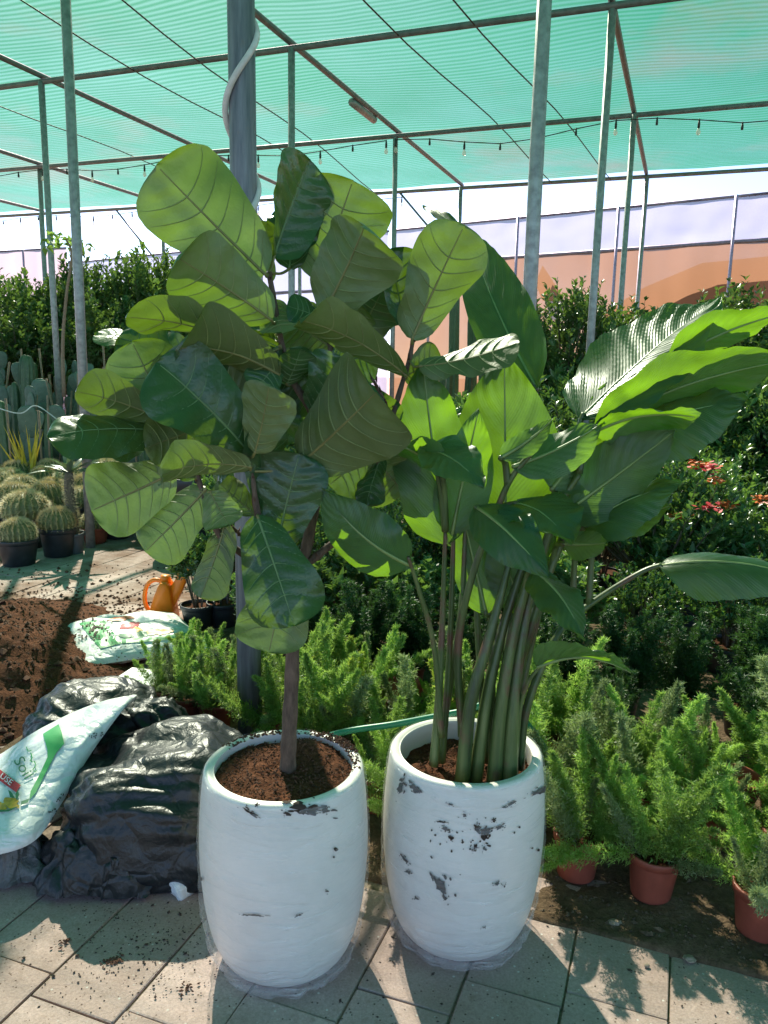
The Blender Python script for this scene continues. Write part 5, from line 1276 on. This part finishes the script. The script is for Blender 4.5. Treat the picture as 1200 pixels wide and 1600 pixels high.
mb.build('sack', M['whitebag'], fbag); bv2 = BVHTree.FromPolygons(mb.v, mb.f[:nf])
D2 = lambda mat, nm, pol, cuts=3, off=.003: px_poly_mesh(pol, bv2, off, mat, nm, fbag, cuts)
D2('print_green', 'green_panel', [[(124, 974), (162, 968), (176, 986), (190, 1006), (157, 1014), (140, 994)]])
D2('print_green', 'green_strip', [[(190, 999), (245, 995), (300, 988), (333, 984), (333, 993), (300, 996), (245, 1002), (190, 1006)], [(279, 965), (300, 970), (320, 979), (300, 976)]])
D2('print_red', 'red_print', [splat(202, 978, 15, 5, 4, -.2, 14, .3)], 2)
D2('print_orange', 'orange_print', [splat(188, 967, 18, 3.5, 8, -.1, 14, .3)], 2)
D2('print_yellow', 'flower_print', [splat(250, 988, 20, 4.5, 9, -.05, 16, .35), splat(214, 984, 8, 4, 10, 0, 12, .3)], 2)
D2('print_dkgreen', 'leaf_print', [splat(214, 992, 24, 5.5, 12, -.05, 18, .4)], 2, .0025)
D2('print_white', 'lettering', text_polys('ORA', 162, 980, 12, 52), 0, .005)
dfk = D2('mud', 'dirt_fleck', [splat(random.gauss(146, 12), random.gauss(984, 10), random.uniform(.7, 2.6), random.uniform(.7, 2), k, 0, 6) for k in range(70)] + [splat(random.uniform(150, 300), random.uniform(1005, 1035), random.uniform(.6, 1.6), random.uniform(.6, 1.2), k, 0, 6) for k in range(45)], 0, .007)
dfk['kind'] = 'stuff'
rebase(fbag, (-1.35, 4.2, 0))

# ------------------------------------------------------------------ foam, watering can, potted stems, hose
def foamblock(name, label, c, h, rz, rx=0.0, curve_=0.0):
    bm = bmesh.new(); bmesh.ops.create_cube(bm, size=1)
    for v in bm.verts: v.co = Vector((v.co.x * h[0] * 2, v.co.y * h[1] * 2, v.co.z * h[2] * 2))
    bmesh.ops.bevel(bm, geom=bm.edges[:], offset=min(h) * .14, segments=2, affect='EDGES')
    bmesh.ops.subdivide_edges(bm, edges=bm.edges[:], cuts=3, use_grid_fill=True)
    for v in bm.verts: v.co += Vector((0, 0, -curve_ * (v.co.x / h[0]) ** 2 * h[2])) + Vector((1, 1, 1)) * .0035 * fb(v.co * 40, 3)
    m = bpy.data.meshes.new(name); bm.to_mesh(m); bm.free(); m.materials.append(M['foam']); m.polygons.foreach_set('use_smooth', [True] * len(m.polygons))
    tag(ob(name, m, None, c, (rx, 0, rz)), label, 'foam')
foamblock('foam_block', 'white foam block beside the ferns near the full soil bag', (-1.10, 3.42, .06), (.13, .15, .06), -.25)
g = G(277, 1402); foamblock('foam_scrap', 'small white foam scrap lying between black plastic and fig planter', (g.x, g.y + .03, .03), (.042, .030, .024), -.75, .15, .5)
can = thing('watering_can', 'bright orange plastic watering can standing behind the full soil bag', 'watering can'); YC = 4.72
def extr(poly, th, name, mat, parent, bev=.3):
    c = Vector((sum(p[0] for p in poly) / len(poly), sum(p[1] for p in poly) / len(poly), 0)); m = MB(); n = len(poly); layers = []
    for k, (s, d) in enumerate(((.72, -1), (.93, -.8), (1, -.45), (1, .45), (.93, .8), (.72, 1))):
        for x, y in poly:
            q = P(c.x + (x - c.x) * (1 - (1 - s) * .55), c.y + (y - c.y) * (1 - (1 - s) * .25), YC); m.v.append(q + Vector((0, d * th, 0)))
    for k in range(5):
        for j in range(n):
            j2 = (j + 1) % n; m.f.append((k * n + j, k * n + j2, k * n + n + j2, k * n + n + j))
    m.f.append(tuple(range(n))[::-1]); m.f.append(tuple(5 * n + j for j in range(n)))
    return m.build(name, M[mat], parent)
extr([(230, 971), (235, 955), (243, 931), (250, 913), (254, 907), (263, 906), (268, 913), (272, 932), (275, 950), (279, 970)], .07, 'tank', 'orange', can)
extr([(258, 950), (260, 926), (275, 904), (281, 891), (294, 890), (293, 905), (285, 924), (272, 952)], .032, 'spout', 'orange', can)
MB().tube(curve([P(255, 909, YC), P(242, 906, YC), P(230, 914, YC), P(226, 932, YC), P(229, 948, YC), P(238, 958, YC)], 24), .0135, 10).build('handle', M['orange'], can)
MB().tube([P(259, 910, YC), P(258.5, 903, YC), P(258.5, 899, YC)], [.03, .032, .028], 16).build('cap', M['orange'], can)
rebase(can, (P(254, 968, YC).x, YC, 0))
def stem_pot(px, py, label, h, r):
    g = G(px, py); t = thing('potted_shrub', label, 'shrub', (g.x, g.y + r, 0)); pot_parts(t, r, .15, 'blackpot'); ms = MB()
    for k in range(10):
        a = rc.uniform(0, 6.28); d = rc.uniform(.06, .16)
        ms.tube(curve([(math.cos(a) * .02, math.sin(a) * .02, .12), (math.cos(a) * d * .5, math.sin(a) * d * .5, .12 + h * .5), (math.cos(a) * d, math.sin(a) * d, .12 + h)], 8), .0042, 5)
    ms.build('stems', M['bark2'], t); ob('crown', shm_[1][0], t, (0, 0, h * .62), None, (.55, .55, .6)); return t
stem_pot(304, 990, 'leggy shrub with bare stems in black pot next to the watering can', .38, .10)
stem_pot(345, 985, 'leggy shrub with bare stems in black pot behind the roof pole', .42, .10)
t = thing('black_tub', 'big black plant tub behind the fig leaves at the end of the paving', 'tub', (-1.62, 6.7, 0))
MB().lathe(potprof(.36, .62, .02), 36).build('pot', M['blackpot'], t); ob('soil', soil_disc(.33, .55), t)
hp = [Vector((-.42, 2.42, .02)), Vector((-.36, 2.46, .25)), P(520, 1148, 2.42), P(620, 1131, 2.40), P(715, 1113, 2.36), P(790, 1100, 2.36), Vector((.55, 2.5, .30)), Vector((.66, 2.7, .08)), Vector((.9, 3.0, .03))]
tag(MB().tube(curve(hp, 70), .0105, 10).build('garden_hose', M['hose']), 'green garden hose looping behind the two white planters', 'hose')
